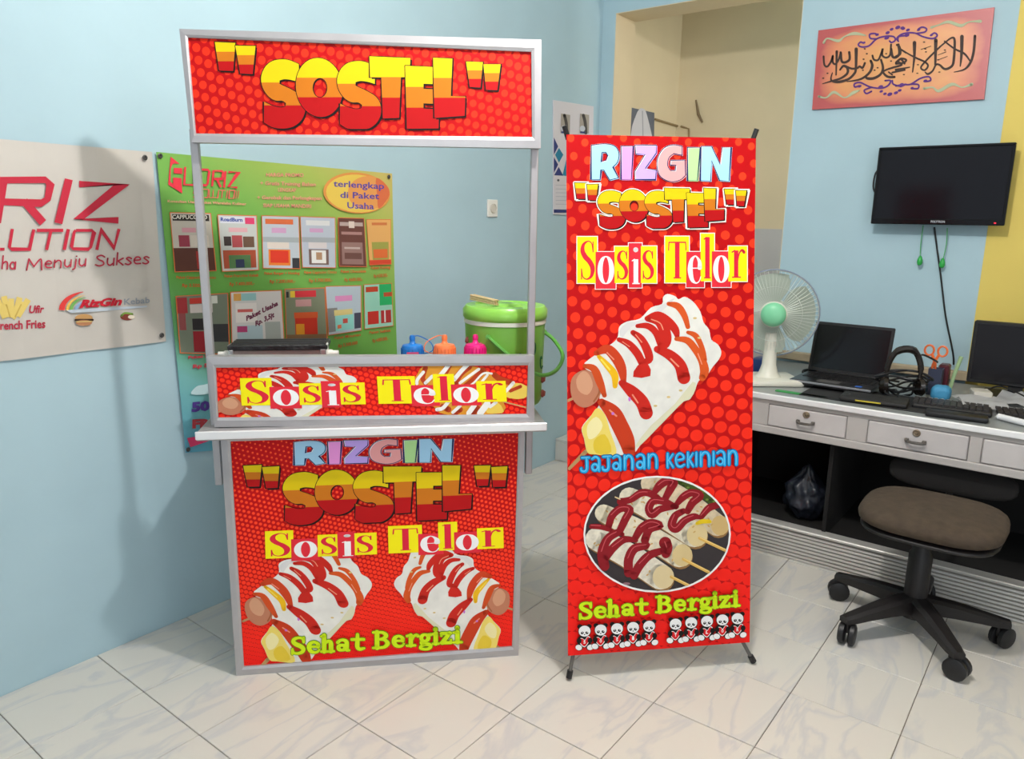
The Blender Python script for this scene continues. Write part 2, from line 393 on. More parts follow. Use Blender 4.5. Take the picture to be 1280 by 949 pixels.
ROUND = {
 'J': (.62, [('s', [(.1, .95), (.55, .97)], .2), ('s', [(.4, .93), (.42, .3), (.32, .08), (.1, .1), (.05, .25)], .22)]),
 'a': (.66, [('s', [(.1, .85), (.3, .97), (.5, .85), (.54, .5), (.54, .08)], .2), ('c', E_(.28, .3, .18, .2), .2)]),
 'n': (.72, [('s', [(.1, .92), (.1, .5), (.1, .08)], .22), ('s', [(.12, .7), (.28, .92), (.48, .88), (.58, .6), (.58, .08)], .22)]),
 'k': (.62, [('s', [(.1, .95), (.1, .5), (.1, .06)], .2), ('s', [(.5, .9), (.16, .48)], .18), ('s', [(.2, .5), (.52, .08)], .2)]),
 'e': (.66, [('s', [(.16, .5), (.5, .58), (.5, .8), (.3, .93), (.12, .75), (.08, .45), (.16, .16), (.36, .08), (.56, .2)], .19)]),
 'i': (.24, [('s', [(.12, .93), (.12, .5), (.12, .08)], .2)]),
 'h': (.55, [('s', [(.08, 1.2), (.08, .05)], .1), ('s', [(.1, .5), (.25, .7), (.4, .6), (.42, .05)], .1)]),
 'M': (.95, [('s', [(.05, -.05), (.12, .95)], .1), ('s', [(.12, .95), (.42, .3)], .1), ('s', [(.42, .3), (.75, 1.), (.85, .05)], .1)]),
 'E': (.5, [('s', [(.1, .38), (.38, .45), (.34, .65), (.18, .66), (.07, .4), (.16, .1), (.42, .12)], .1)]),
 'N': (.55, [('s', [(.07, .68), (.07, .05)], .1), ('s', [(.08, .45), (.25, .68), (.4, .55), (.42, .05)], .1)]),
 'u': (.5, [('s', [(.07, .65), (.08, .2), (.22, .05), (.38, .25)], .1), ('s', [(.4, .68), (.4, .05)], .1)]),
 'j': (.28, [('s', [(.16, .65), (.14, -.1), (.02, -.25)], .1), ('s', [(.17, .92), (.18, .93)], .1)]),
 'S': (.6, [('s', [(.5, .85), (.32, .98), (.1, .82), (.2, .6), (.42, .45), (.48, .2), (.26, .04), (.05, .12)], .1)]),
 'K': (.48, [('s', [(.07, 1.1), (.07, .05)], .1), ('s', [(.38, .65), (.1, .36)], .1), ('s', [(.12, .38), (.4, .05)], .1)]),
 's': (.42, [('s', [(.34, .58), (.2, .67), (.08, .55), (.22, .38), (.34, .2), (.2, .04), (.04, .1)], .1)]),
 'A': (.52, [('c', E_(.22, .35, .16, .3), .1), ('s', [(.4, .68), (.4, .05)], .1)]),
}
def glyph(pr, font, ch, f, m, wscale=1., extra=0., ux=1.):
    """f maps glyph unit coords -> print coords; widths scaled by wscale"""
    for kind, pts, w in font[ch][1]:
        q = [f(*p) for p in pts]
        ww = [(x+extra)*wscale for x in w] if isinstance(w, list) else (w+extra)*wscale
        pr.stroke(q, ww, m, smooth=0 if kind == 'l' else 5, closed=kind == 'c', cap=(kind != 'l') or extra > .03)
def gbox(font, ch, x0, y0, x1, y1, full):
    """map glyph so that unit height `full` fills y1->y0 and advance fills x0->x1"""
    adv = font[ch][0]
    return lambda u, v: (x0+(x1-x0)*u/adv, y1-(y1-y0)*v/full)

# =================================================================== SETTING
floor_root = struct('floor', BX(-1.2, 5, -4.6, .12, -.06, -.004), GROUT)
tm = None
proto = None
for i in range(-3, 11):
    for j in range(0, 15):
        x0, y1 = i*.3, -j*.3
        c = Vector((x0+.15, y1-.15, 0))
        if x0 > 3.1: continue
        if proto is None:
            bm = BX(-.1488, .1488, -.1488, .1488, -.008, 0, bev=.0012)
            proto = obj('tile', bm, TILE, floor_root); tile = proto
        else:
            tile = proto.copy(); COL.objects.link(tile); tile.parent = floor_root
        tile.location = (c.x, c.y, random.uniform(-.0004, .0002))
# walls
struct('wall_left', BX(-3, 4.4, .0, .15, -.06, 3.0), WALLB)
bm = bmesh.new()
box(bm, 3.23, 3.44, -.08, 0, 0, 3.0); box(bm, 3.23, 3.44, -1.088, -.08, 2.474, 3.0); box(bm, 3.23, 3.44, -4.6, -1.088, 0, 3.0)
struct('wall_right', bm, WALLB)
bm = bmesh.new(); box(bm, 3.2285, 3.2299, -4.6, -1.955, 0.02, 2.9); struct('trim_1', bm, YELP)
# door lining (cream reveal)
bm = bmesh.new(); box(bm, 3.232, 3.445, -.084, -.0801, .1, 2.474); box(bm, 3.232, 3.445, -1.0879, -1.084, .1, 2.474); box(bm, 3.232, 3.445, -1.084, -.084, 2.4705, 2.4739)
struct('trim_2', bm, CREAM)
bm = bmesh.new(); box(bm, 4.2, 4.35, -3.2, .0, 0, 3.0); struct('wall_back', bm, CREAM)
bm = bmesh.new(); box(bm, 3.441, 4.2, -.004, -.0003, .1, 3.0); struct('trim_3', bm, CREAM)
GREYT = mat('pale_grey_wall_tile', (196, 194, 194), .35, noise=.04, nscale=6)
bm = bmesh.new(); box(bm, 4.185, 4.1995, -3.0, -.005, .1, 1.33); struct('trim_4', bm, GREYT)
struct('ceiling', BX(-3, 4.4, -4.6, .15, 3.0, 3.1), mat('ceiling_white', (226, 224, 218), .85))
# raised tiled doorstep
STEPM = mat('pale_step_tile', (206, 206, 200), .3, noise=.05, nscale=4)
step = thing('doorstep', 'pale tiled raised step in the corner at the foot of the open doorway', 'step', (2.87, -.6, 0))
obj('step_body', BX(.012, .355, -.48, .595, 0, .118), mat('grey_mortar', (140, 138, 132), .9), step)
for k in range(4):
    obj('step_tile', BX(0, .012, max(.300-.3*k, -.48), min(.597, .597-.3*k), .002, .116, bev=.002), STEPM, step)
for k in range(4):
    obj('step_tile', BX(0, .355, max(.300-.3*k, -.48), min(.597, .597-.3*k), .118, .13, bev=.002), STEPM, step)

# =================================================================== LEFT WALL things
WN = (0, -1, 0)
# white banner
wb = thing('wall_banner', 'large white vinyl banner with red lettering and small food logos, at the far left', 'banner', (.1, 0, 1.27))
VIN = mat('white_vinyl', (202, 196, 188), .5, noise=.05, nscale=5)
WP = (0, -.007, 0)
sheet('banner_sheet', [(-150, 161), (190, 190), (208, 427), (-150, 470)], WP, WN, wb, VIN, .0015, nx=16, ny=8, wave=lambda s, t: .0022*math.sin(s*17+t*2)+.001*math.sin(t*9))
c1 = crop(0, 170, 3.2708)
RED1 = C(196, 44, 66)
p = Print((0, -.0105, 0), WN, wb, T=c1)
for pts, w in [([(-20, 181), (185, 179), (206, 200), (194, 258), (168, 275), (-20, 268)], 27), ([(98, 266), (176, 355)], 33), ([(16, 178), (-12, 355)], 32), ([(281, 177), (238, 357)], 33),
               ([(323, 197), (500, 197), (318, 342), (484, 345)], 27)]:
    p.stroke(pts, w, RED1, smooth=0, cap=False)
p.done('lettering', wb)
for pts, w in [([(-10, 463), (18, 463)], 12), ([(50, 380), (38, 455), (48, 463), (120, 463), (138, 382)], 13), ([(150, 386), (258, 386)], 13), ([(208, 386), (190, 466)], 13),
               ([(279, 381), (262, 466)], 14), ([(310, 386), (375, 386), (384, 395), (370, 455), (360, 463), (298, 461), (292, 452), (303, 392), (310, 386)], 12), ([(395, 466), (413, 385), (466, 458), (486, 380)], 13)]:
    p.stroke(pts, w, RED1, smooth=0, cap=False)
p.done('lettering', wb)
RED2 = C(186, 50, 72)
x = 0
for word, x0, x1, y0, y1 in (('hA', 3, 68, 545, 545), ('MENuju', 105, 355, 546, 530), ('SuKsEs', 385, 612, 532, 522)):
    tot = sum(ROUND[ch][0] for ch in word); xx = x0; sx = (x1-x0)/tot
    for ch in word:
        yb = y0+(y1-y0)*(xx-x0)/(x1-x0)
        glyph(p, ROUND, ch, (lambda xx, yb: (lambda u, v: (xx+u*sx+v*4, yb-v*46+u*4)))(xx, yb), RED2, 62)
        xx += ROUND[ch][0]*sx
p.done('tagline', wb)
for pts in ([(-10, 670), (20, 745)], [(15, 655), (35, 740)], [(45, 665), (45, 740)], [(80, 660), (60, 735)], [(115, 668), (72, 738)], [(95, 680), (50, 745)]):
    p.stroke(pts, 24, C(226, 200, 112), smooth=0, cap=False)
for pts in ([(25, 690), (40, 740)], [(85, 690), (62, 738)]): p.stroke(pts, 6, C(200, 168, 84), smooth=0)
p.text('Ufir', (118, 724), (180, 722), 30, RED2, .03, .2); p.text('rench Fries', (0, 792), (185, 784), 34, RED2, .025)
p.done('fries_logo', wb)
for r, w, c in ((118, 24, (222, 66, 62)), (96, 12, (232, 190, 90)), (82, 14, (120, 178, 92)), (62, 14, (140, 170, 205))):
    p.stroke([(375-r*math.cos(a)*1.04, 712-r*.66*math.sin(a)) for a in [k*.16 for k in range(9)]], [w, w, w*.9, w*.8, w*.7, w*.55, w*.4, w*.25, w*.1], C(*c), smooth=2, cap=False)
p.poly([(270, 712), (420, 702), (600, 694), (600, 700), (420, 716), (290, 724)], C(190, 200, 210))
p.text('RizGin', (324, 702), (498, 690), 30, C(196, 30, 50), .05, .3); p.text('Kebab', (506, 690), (612, 682), 24, C(150, 156, 164), .02)
p.done('rainbow_logo', wb)
p.ell(342, 744, 36, 16, C(196, 150, 96)); p.stroke([(308, 752), (378, 752)], 9, C(70, 52, 42)); p.ell(342, 764, 33, 12, C(178, 124, 88)); p.stroke([(310, 760), (375, 758)], 4, C(214, 190, 120))
p.done('burger_logo', wb)
p.ell(518, 738, 28, 16, C(128, 60, 50)); p.stroke([(495, 735), (510, 724), (540, 728)], 8, C(120, 160, 70)); p.ell(536, 740, 14, 8, C(226, 214, 196))
p.done('wrap_logo', wb)
def eyelet(px, py, parent, root, y=-.012):
    w = ident(root) @ on(px, py, (0, y, 0), WN)
    bm = lathe(bmesh.new(), [(.003, 0), (.0075, 0), (.008, .002), (.005, .0035), (.003, .002)], 14, Matrix.Translation(w) @ Matrix.Rotation(PI/2, 4, 'X'))
    lathe(bm, [(0, .001), (.004, .001)], 10, Matrix.Translation(w) @ Matrix.Rotation(PI/2, 4, 'X'))
    obj('eyelet', bm, mat('dull_metal', (86, 84, 82), .4, .7), parent)
eyelet(181, 197, wb, wb); eyelet(202, 419, wb, wb)

# green banner
gb = thing('wall_banner', 'green and yellow vinyl banner with rows of stall photos, hanging behind the stall', 'banner', (1.13, 0, 1.08))
GM = grad_material('green_yellow_print', [(0., (100, 172, 196)), (.28, (122, 184, 182)), (.42, (100, 164, 108)), (.62, (104, 168, 78)), (1.0, (120, 176, 84)), (1.25, (164, 186, 92)), (1.5, (206, 186, 108))], 1, .5, .5)
GM2 = GM
sheet('banner_sheet', [(195, 190), (490, 217), (499, 545), (232, 566)], (0, -.009, 0), WN, gb, GM, .0015, nx=20, ny=10, wave=lambda s, t: .0015*math.sin(s*14+2)+.0012*math.sin(t*7))
p = Print((0, -.0125, 0), WN, gb, T=crop(195, 185, 8.25))
RG = C(226, 58, 74)
p.poly([(150, 90), (245, 165), (180, 160), (165, 175), (150, 215), (148, 350), (175, 372), (175, 305), (262, 312), (270, 470), (125, 378)], RG)
p.poly([(182, 205), (270, 208), (270, 268), (182, 262)], RG)
for pts, w in [([(300, 195), (290, 378), (395, 382)], 22), ([(450, 215), (400, 215), (390, 382), (450, 384)], 20), ([(440, 222), (535, 225), (548, 245), (530, 372), (515, 384), (440, 384)], 22), ([(578, 395), (592, 235), (680, 238), (692, 255), (682, 318), (590, 320)], 22), ([(625, 320), (668, 405)], 22),
               ([(716, 238), (700, 410)], 22), ([(745, 248), (850, 250), (745, 402), (838, 408)], 22)]:
    p.stroke(pts, w, RG, smooth=0, cap=False)
PKR = C(226, 96, 96)
for pts in ([(430, 425), (395, 425), (385, 465), (430, 470), (420, 510), (380, 505)], [(450, 425), (540, 428), (530, 512), (445, 510), (450, 425)], [(550, 432), (545, 512), (580, 513)], [(590, 432), (585, 512), (635, 513), (645, 434)], [(655, 435), (715, 437)], [(685, 437), (675, 518)], [(735, 436), (725, 520)], [(755, 438), (810, 440), (800, 520), (750, 520), (755, 438)], [(820, 522), (830, 440), (845, 520), (852, 440)]):
    p.stroke(pts, 9, PKR, smooth=0, cap=False)
p.done('lettering', gb)
p.T = crop(195, 185, 8.25); SAL = C(232, 148, 132)
p.text('Konsultan Usaha Paket Waralaba Kuliner', (118, 560), (930, 590), 26, SAL, .02)
p.T = crop(340, 185, 8.0)
for s, a, b in (('HARGA PROMO', (-60, 285), (315, 290)), ('+ Gratis Training Bahan', (-120, 368), (435, 382)), ('LENGKAP', (60, 435), (240, 440)), ('+ Gerobak dan Perlengkapan', (-150, 512), (495, 520)), ('SIAP USAHA MANDIRI', (-90, 592), (390, 600))):
    p.text(s, a, b, 36, SAL, .02)
p.done('caption_text', gb)
p.T = crop(340, 185, 8.0)
p.ell(845, 450, 335, 205, C(222, 150, 78), 28, .08); p.ell(850, 455, 312, 188, C(228, 196, 88), 28, .08); p.ell(960, 450, 205, 170, C(226, 156, 86), 24)
p.poly([(1040, 300), (1150, 380), (1172, 470), (1110, 570), (1060, 600), (1050, 480)], C(216, 112, 72), 3)
PUR = C(84, 70, 160)
p.text('terlengkap', (612, 385), (1120, 412), 62, PUR, .018); p.text('di Paket', (680, 498), (1070, 512), 62, PUR, .018); p.text('Usaha', (750, 602), (1018, 614), 62, PUR, .018)
p.done('badge', gb)
r1, r2 = crop(210, 255, 4.4138), crop(210, 345, 4.4138)
def photo(T, q, bg, top, parts, cap=None, price=None):
    p.T = T
    cx = sum(a for a, b in q)/4; cy = sum(b for a, b in q)/4
    p.poly([(cx+(a-cx)*1.04, cy+(b-cy)*1.03) for a, b in q], C(222, 116, 66)); p.poly(q, C(*bg))
    def L(u, v): 
        ax, ay = q[0][0]+(q[1][0]-q[0][0])*u, q[0][1]+(q[1][1]-q[0][1])*u; bx, by = q[3][0]+(q[2][0]-q[3][0])*u, q[3][1]+(q[2][1]-q[3][1])*u
        return (ax+(bx-ax)*v, ay+(by-ay)*v)
    for u0, v0, u1, v1, c in parts: p.poly([L(u0, v0), L(u1, v0), L(u1, v1), L(u0, v1)], C(*c))
    if top: p.text(top[0], L(.1, .14), L(.9, .14), 18, C(*top[1]), .03)
    p.done('stall_photo', gb)
    if cap:
        (a, b), (c, d) = cap; p.text(price[0], (a, b), (c, d), 15, C(206, 84, 44), .02); p.text(price[1], (a+(c-a)*.15, b+46), (c-(c-a)*.12, d+46), 18, C(206, 84, 44), .02); p.done('caption_text', gb)
photo(r1, [(12, 50), (232, 55), (262, 366), (40, 372)], (192, 186, 174), None, [(.04, .02, .96, .13, (48, 44, 40)), (.0, .6, 1, 1, (92, 56, 48)), (.15, .38, .42, .58, (150, 62, 78)), (.45, .38, .9, .58, (208, 198, 186)), (.55, .66, .8, .97, (164, 54, 50)), (.25, .25, .6, .33, (206, 150, 160))], ((45, 412), (262, 412)), ('Paket Cappucino Cincau', 'Rp 3.500.000,-'))
p.T = r1; p.text('CAPPUCCINO', (22, 82), (215, 84), 22, C(230, 226, 214), .02); p.done('caption_text', gb)
photo(r1, [(275, 62), (485, 68), (497, 362), (300, 370)], (196, 200, 196), None, [(.04, .02, .96, .14, (216, 218, 226)), (.7, .03, .95, .15, (222, 70, 112)), (.1, .38, .3, .55, (70, 60, 60)), (.32, .36, .6, .58, (176, 80, 84)), (.62, .38, .92, .58, (110, 84, 70)), (.05, .63, .95, .96, (176, 84, 60)), (.2, .72, .8, .96, (92, 130, 84)), (.38, .8, .62, .95, (58, 66, 96)), (.25, .22, .75, .3, (220, 170, 176))], ((310, 405), (498, 400)), ('Paket Franchise Kebab', 'Rp 7.400.000,-'))
p.T = r1; p.text('RoadBurn', (288, 94), (410, 98), 20, C(70, 84, 160), .04); p.done('caption_text', gb)
photo(r1, [(518, 67), (718, 72), (725, 355), (525, 352)], (188, 196, 204), None, [(.08, .05, .85, .15, (214, 108, 66)), (.0, .4, 1, .5, (164, 172, 176)), (.12, .5, .72, .62, (222, 210, 200)), (.15, .64, .75, .95, (232, 130, 54)), (.2, .66, .7, .9, (220, 62, 44)), (.8, .8, 1, 1, (60, 60, 66)), (.25, .22, .65, .32, (206, 160, 196))], ((530, 390), (725, 388)), ('Paket Burger + Hotdog', 'Rp 7.200.000,-'))
photo(r1, [(730, 72), (918, 78), (922, 350), (742, 348)], (184, 192, 204), None, [(.15, .06, .85, .16, (216, 216, 216)), (.0, .4, 1, .5, (164, 170, 176)), (.2, .5, .75, .62, (214, 206, 206)), (.2, .64, .8, .95, (120, 96, 90)), (.28, .66, .72, .92, (232, 230, 226)), (.42, .7, .6, .85, (176, 140, 110)), (.25, .22, .65, .3, (206, 160, 196))], ((750, 385), (928, 382)), ('Paket Cappucino Cincau', 'Rp 3.700.000,-'))
photo(r1, [(938, 78), (1078, 82), (1092, 345), (945, 342)], (108, 68, 62), None, [(.05, .08, .95, .16, (186, 166, 160)), (.4, .06, .62, .2, (222, 206, 196)), (.1, .28, .9, .34, (170, 130, 126)), (.1, .5, .9, .96, (150, 118, 112)), (.2, .6, .8, .64, (196, 176, 170)), (.2, .72, .85, .85, (110, 76, 70))], ((952, 380), (1090, 378)), ('Paket Chocolate', 'Rp 4.600.000,-'))
photo(r1, [(1095, 88), (1225, 88), (1228, 330), (1112, 335)], (226, 172, 104), None, [(.2, .06, .85, .12, (206, 120, 70)), (.15, .5, .9, .9, (160, 160, 80)), (.2, .66, .85, .86, (222, 112, 60)), (.0, .9, 1, 1, (214, 76, 54))], ((1118, 360), (1225, 355)), ('Paket Kuning', 'Rp 4.500.000,-'))
photo(r2, [(45, 115), (325, 98), (335, 430), (68, 422)], (120, 128, 112), None, [(.0, .02, .2, .3, (166, 56, 60)), (.25, .04, .6, .14, (196, 60, 52)), (.25, .15, .7, .3, (206, 196, 190)), (.28, .4, .6, .6, (48, 44, 46)), (.28, .62, .65, .98, (150, 40, 48)), (.62, .5, 1, .8, (60, 60, 62)), (.02, .3, .15, .6, (150, 80, 80)), (.68, .02, .8, .15, (214, 216, 206))])
photo(r2, [(345, 92), (620, 82), (640, 420), (355, 425)], (214, 208, 206), None, [(.05, .02, .5, .14, (150, 196, 196)), (.05, .02, .2, .14, (222, 166, 90)), (.08, .18, .5, .5, (232, 224, 220)), (.12, .28, .42, .33, (210, 100, 96)), (.1, .55, .6, .8, (176, 196, 204)), (.1, .56, .3, .66, (190, 70, 120)), (.65, .5, .95, .8, (168, 172, 168))])
p.T = r2; p.stroke([(430, 240), (435, 238)], .1, C(96, 34, 80))
p.T = comp(r2, lambda x, y: (430+(x)*.92+y*.05, 248-x*.46+y)); p.text('Paket Usaha', (0, 0), (190, 0), 26, C(110, 40, 70), .05); p.text('Rp. 3,5jt', (52, 52), (165, 52), 26, C(110, 40, 70), .05); p.done('caption_text', gb)
photo(r2, [(645, 75), (860, 68), (876, 390), (655, 395)], (126, 132, 110), None, [(.12, .03, .78, .14, (206, 54, 64)), (.12, .03, .24, .14, (226, 190, 60)), (.25, .18, .65, .3, (200, 150, 150)), (.2, .4, .8, .5, (214, 92, 50)), (.22, .5, .78, .82, (200, 52, 36)), (.24, .6, .45, .8, (226, 150, 44)), (.0, .78, 1, 1, (128, 96, 66)), (.02, .04, .08, .14, (50, 50, 50))])
photo(r2, [(868, 60), (1060, 55), (1062, 298), (885, 325)], (176, 190, 200), None, [(.25, .2, .75, .32, (214, 140, 186)), (.0, .45, .3, .95, (130, 130, 130)), (.2, .5, .75, .62, (214, 196, 130)), (.22, .62, .78, .95, (140, 204, 196)), (.45, .7, .6, .8, (196, 80, 70)), (.28, .82, .4, .9, (214, 110, 70)), (.8, .6, 1, .95, (70, 72, 90))], ((915, 350), (1060, 330)), ('Paket Minuman', 'Rp 5.300.000'))
photo(r2, [(1080, 50), (1230, 42), (1238, 273), (1085, 290)], (150, 206, 186), None, [(.05, .05, .5, .17, (186, 66, 44)), (.55, .0, 1, .5, (44, 176, 104)), (.7, .2, 1, .3, (180, 80, 50)), (.1, .62, .5, .92, (190, 50, 42)), (.58, .62, .95, .92, (176, 52, 52)), (.7, .62, .75, .9, (226, 226, 220))], ((1108, 320), (1228, 306)), ('Paket Seblak', 'Rp 4.800.000,-'))
p.T = crop(190, 420, 4.745)
p.text('Paket S', (212, 135), (330, 125), 16, C(206, 70, 84), .05); p.text('Rp 5', (240, 190), (330, 182), 20, C(206, 70, 84), .05)
p.done('caption_text', gb); p.poly([(230, 345), (260, 300), (300, 290), (340, 285), (340, 340)], C(196, 222, 226), 3); p.done('cloud_print', gb)
p.text('50', (232, 448), (340, 438), 52, C(84, 60, 140), .06); p.done('lettering', gb); p.text('FR', (236, 545), (350, 540), 48, C(176, 60, 66), .06); p.done('lettering', gb)
p.poly([(205, 605), (330, 585), (340, 620), (225, 660)], C(226, 66, 110)); p.done('price_flash', gb)
eyelet(200, 195, gb, gb, -.0135); eyelet(486, 221, gb, gb, -.0135); eyelet(235, 562, gb, gb, -.0135)

# calendar
cal = thing('calendar', 'white wall calendar with blue diamond pattern hanging near the room corner', 'calendar', (2.97, 0, 1.7))
sheet('calendar_sheet', [(692, 125), (742, 133), (740, 270), (692, 268)], (0, -.008, 0), WN, cal, mat('glossy_paper', (216, 212, 218), .35), .006)
p = Print((0, -.009, 0), WN, cal, T=crop(685, 110, 5.27))
NAV, TEAL = C(52, 62, 120), C(40, 128, 160)
p.poly([(38, 325), (66, 385), (38, 440)], NAV); p.poly([(72, 395), (100, 440), (72, 492), (46, 440)], TEAL); p.poly([(38, 455), (66, 505), (38, 560)], NAV); p.poly([(70, 520), (100, 578), (40, 575)], NAV)
p.poly([(120, 470), (150, 525), (120, 580), (95, 575)], TEAL); p.poly([(38, 800), (300, 805), (300, 822), (38, 822)], NAV); p.ell(67, 608, 8, 8, C(90, 90, 96))
for k in range(6): p.stroke([(50, 640+k*25), (280, 644+k*25)], 3, C(176, 176, 190), cap=False)
p.done('diamond_pattern', cal)
for x0 in (85, 210):
    p.poly([(x0, 168), (x0+60, 178), (x0+58, 300), (x0-4, 296)], C(168, 160, 150)); p.stroke([(x0+22, 180), (x0+34, 230), (x0+38, 296)], 20, C(80, 76, 74)); p.ell(x0+16, 268, 18, 20, C(200, 204, 214)); p.poly([(x0+2, 285), (x0+34, 288), (x0+32, 300), (x0, 298)], NAV)
    p.done('month_picture', cal)
# wall socket
so = thing('wall_socket', 'small white wall socket between the stall sign and the calendar', 'socket', (2.27, 0, 1.42))
obj('cover_plate', BX(-.038, .038, -.01, 0, -.04, .042, bev=.003), WHITEP, so)
bm = lathe(bmesh.new(), [(.0, .004), (.018, .004), (.02, .0), (.022, .0), (.022, .006)], 20, Matrix.Translation((0, -.009, 0)) @ Matrix.Rotation(PI/2, 4, 'X'))
obj('socket_face', bm, mat('cream_plastic', (206, 200, 188), .4), so)

# =================================================================== RIGHT WALL things
RN = (-1, 0, 0)
pq = thing('calligraphy_plaque', 'orange plaque with dark calligraphy and purple scrolls high on the blue wall', 'plaque', (3.23, -1.52, 2.07))
def plaque_mat():
    m = bpy.data.materials.new('painted_orange_canvas'); m.use_nodes = True; nt = m.node_tree; b = nt.nodes['Principled BSDF']; N = nt.nodes.new; L = nt.links.new
    u = N('ShaderNodeUVMap'); u.uv_map = 'unit'; s = N('ShaderNodeSeparateXYZ'); L(u.outputs[0], s.inputs[0])
    def edge(o, k):
        a = N('ShaderNodeMath'); a.operation = 'SUBTRACT'; a.inputs[1].default_value = .5; L(o, a.inputs[0]); c = N('ShaderNodeMath'); c.operation = 'ABSOLUTE'; L(a.outputs[0], c.inputs[0])
        d = N('ShaderNodeMath'); d.operation = 'POWER'; d.inputs[1].default_value = k; e = N('ShaderNodeMath'); e.operation = 'MULTIPLY'; e.inputs[1].default_value = 2; L(c.outputs[0], e.inputs[0]); L(e.outputs[0], d.inputs[0]); return d.outputs[0]
    ad = N('ShaderNodeMath'); ad.operation = 'ADD'; L(edge(s.outputs[0], 5), ad.inputs[0]); L(edge(s.outputs[1], 5), ad.inputs[1])
    n = N('ShaderNodeTexNoise'); n.inputs['Scale'].default_value = 6; L(u.outputs[0], n.inputs['Vector'])
    a2 = N('ShaderNodeMath'); a2.operation = 'MULTIPLY_ADD'; a2.inputs[1].default_value = .5; L(n.outputs[0], a2.inputs[0]); L(ad.outputs[0], a2.inputs[2])
    r = N('ShaderNodeValToRGB'); r.color_ramp.elements[0].position = .15; r.color_ramp.elements[0].color = lin((224, 160, 92)); r.color_ramp.elements[1].position = 1.15; r.color_ramp.elements[1].color = lin((186, 84, 84))
    e = r.color_ramp.elements.new(.5); e.color = lin((220, 138, 96)); L(a2.outputs[0], r.inputs[0]); L(r.outputs[0], b.inputs['Base Color']); b.inputs['Roughness'].default_value = .4
    return m
sheet('canvas_panel', [(1023, 38), (1243, 9), (1230, 124), (1015, 137)], (3.215, 0, 0), RN, pq, plaque_mat(), .015)
cA, cB = crop(1010, 0, 6.545), crop(1120, 0, 6.545)
INK = C(66, 50, 44); p = Print((3.2145, 0, 0), RN, pq, T=cA)
for pts, w in [([(128, 462), (134, 528), (158, 545), (188, 505), (204, 455), (202, 505), (222, 525), (250, 490), (268, 430)], 13), ([(268, 430), (276, 500), (306, 510), (340, 485), (338, 428)], 16), ([(236, 422), (230, 612)], [17, 9]),
               ([(262, 572), (290, 540), (322, 556), (322, 600), (270, 640), (200, 662), (118, 686)], [10, 16, 18, 16, 14, 12, 5]), ([(395, 402), (392, 560), (378, 604), (330, 648), (255, 670), (200, 664), (188, 640), (200, 596)], [22, 16, 16, 16, 18, 14, 10, 6]),
               ([(322, 548), (360, 562), (402, 558), (424, 544), (446, 556), (466, 516)], 14), ([(514, 498), (526, 540), (500, 598), (430, 648), (320, 668)], [16, 18, 16, 14, 6]), ([(598, 490), (614, 556), (594, 608), (540, 640), (486, 642), (474, 626)], [14, 16, 16, 18, 18, 12]),
               ([(528, 455), (540, 488), (575, 490), (600, 435), (612, 398), (608, 452), (640, 472), (672, 448), (680, 366)], 13), ([(680, 400), (692, 462), (722, 468), (748, 436), (740, 366)], 17), ([(752, 400), (800, 432)], 10),
               ([(790, 520), (760, 484), (738, 504), (768, 530), (700, 552), (640, 572), (616, 592), (652, 628), (708, 630)], [14, 14, 14, 14, 14, 12, 14, 16, 14]), ([(690, 594), (792, 572)], 12), ([(660, 590), (690, 612)], 10)]:
    p.stroke(pts, [x*1.25 for x in w] if isinstance(w, list) else w*1.25, INK)
for x_, y_ in ((465, 400), (482, 440), (455, 485), (545, 575), (450, 575), (680, 500), (125, 640), (160, 600), (570, 555), (640, 440)): p.ell(x_, y_, 9, 6, INK, 8)
p.T = cB
for pts, w in [([(8, 368), (30, 385), (36, 440), (0, 462)], 14), ([(40, 402), (100, 440), (160, 472), (238, 508), (262, 540), (236, 574), (206, 560), (222, 524), (330, 412), (400, 350), (456, 310), (480, 332), (474, 480), (458, 540), (402, 566), (358, 532), (328, 530), (300, 580), (262, 606), (238, 590)], [9, 10, 12, 13, 13, 12, 12, 12, 12, 10, 12, 16, 17, 16, 16, 14, 12, 12, 14, 8]),
               ([(152, 350), (150, 470), (136, 590)], [24, 16, 8]), ([(326, 330), (322, 530)], [24, 14]), ([(398, 338), (480, 400), (560, 440), (612, 508)], [10, 12, 14, 10]), ([(540, 300), (536, 450), (526, 542)], [24, 18, 8]),
               ([(646, 295), (636, 420), (610, 510), (560, 568), (476, 590)], [18, 17, 17, 12, 5]), ([(0, 512), (40, 480), (84, 490), (62, 514), (0, 522)], 13), ([(0, 572), (112, 550)], [16, 7])]:
    p.stroke(pts, [x*1.25 for x in w] if isinstance(w, list) else w*1.25, INK)
for x_, y_ in ((245, 425), (230, 345), (400, 410), (175, 600), (65, 610), (180, 530), (355, 590), (240, 400), (345, 490)): p.ell(x_, y_, 10, 5, INK, 8)
for a, b in (((205, 405), (285, 378)), ((345, 450), (410, 425)), ((345, 490), (420, 462))): p.stroke([a, b], 5, INK)
p.done('calligraphy', pq)
PU = C(92, 50, 128)
p.T = cA
for pts, w in [([(452, 352), (430, 345), (412, 368), (440, 384), (500, 375), (560, 320), (630, 298), (700, 300), (714, 330), (684, 348), (668, 336)], 8), ([(566, 318), (512, 314), (506, 282), (545, 274), (572, 286)], 8), ([(735, 330), (745, 300), (800, 292)], 8),
               ([(420, 702), (384, 712), (382, 686), (430, 676), (510, 712), (600, 722), (656, 700), (676, 660), (632, 660)], 8), ([(520, 715), (462, 738), (478, 766), (520, 748)], 8), ([(690, 660), (700, 690), (760, 705), (800, 690)], 8)]: p.stroke(pts, w*1.75, PU)
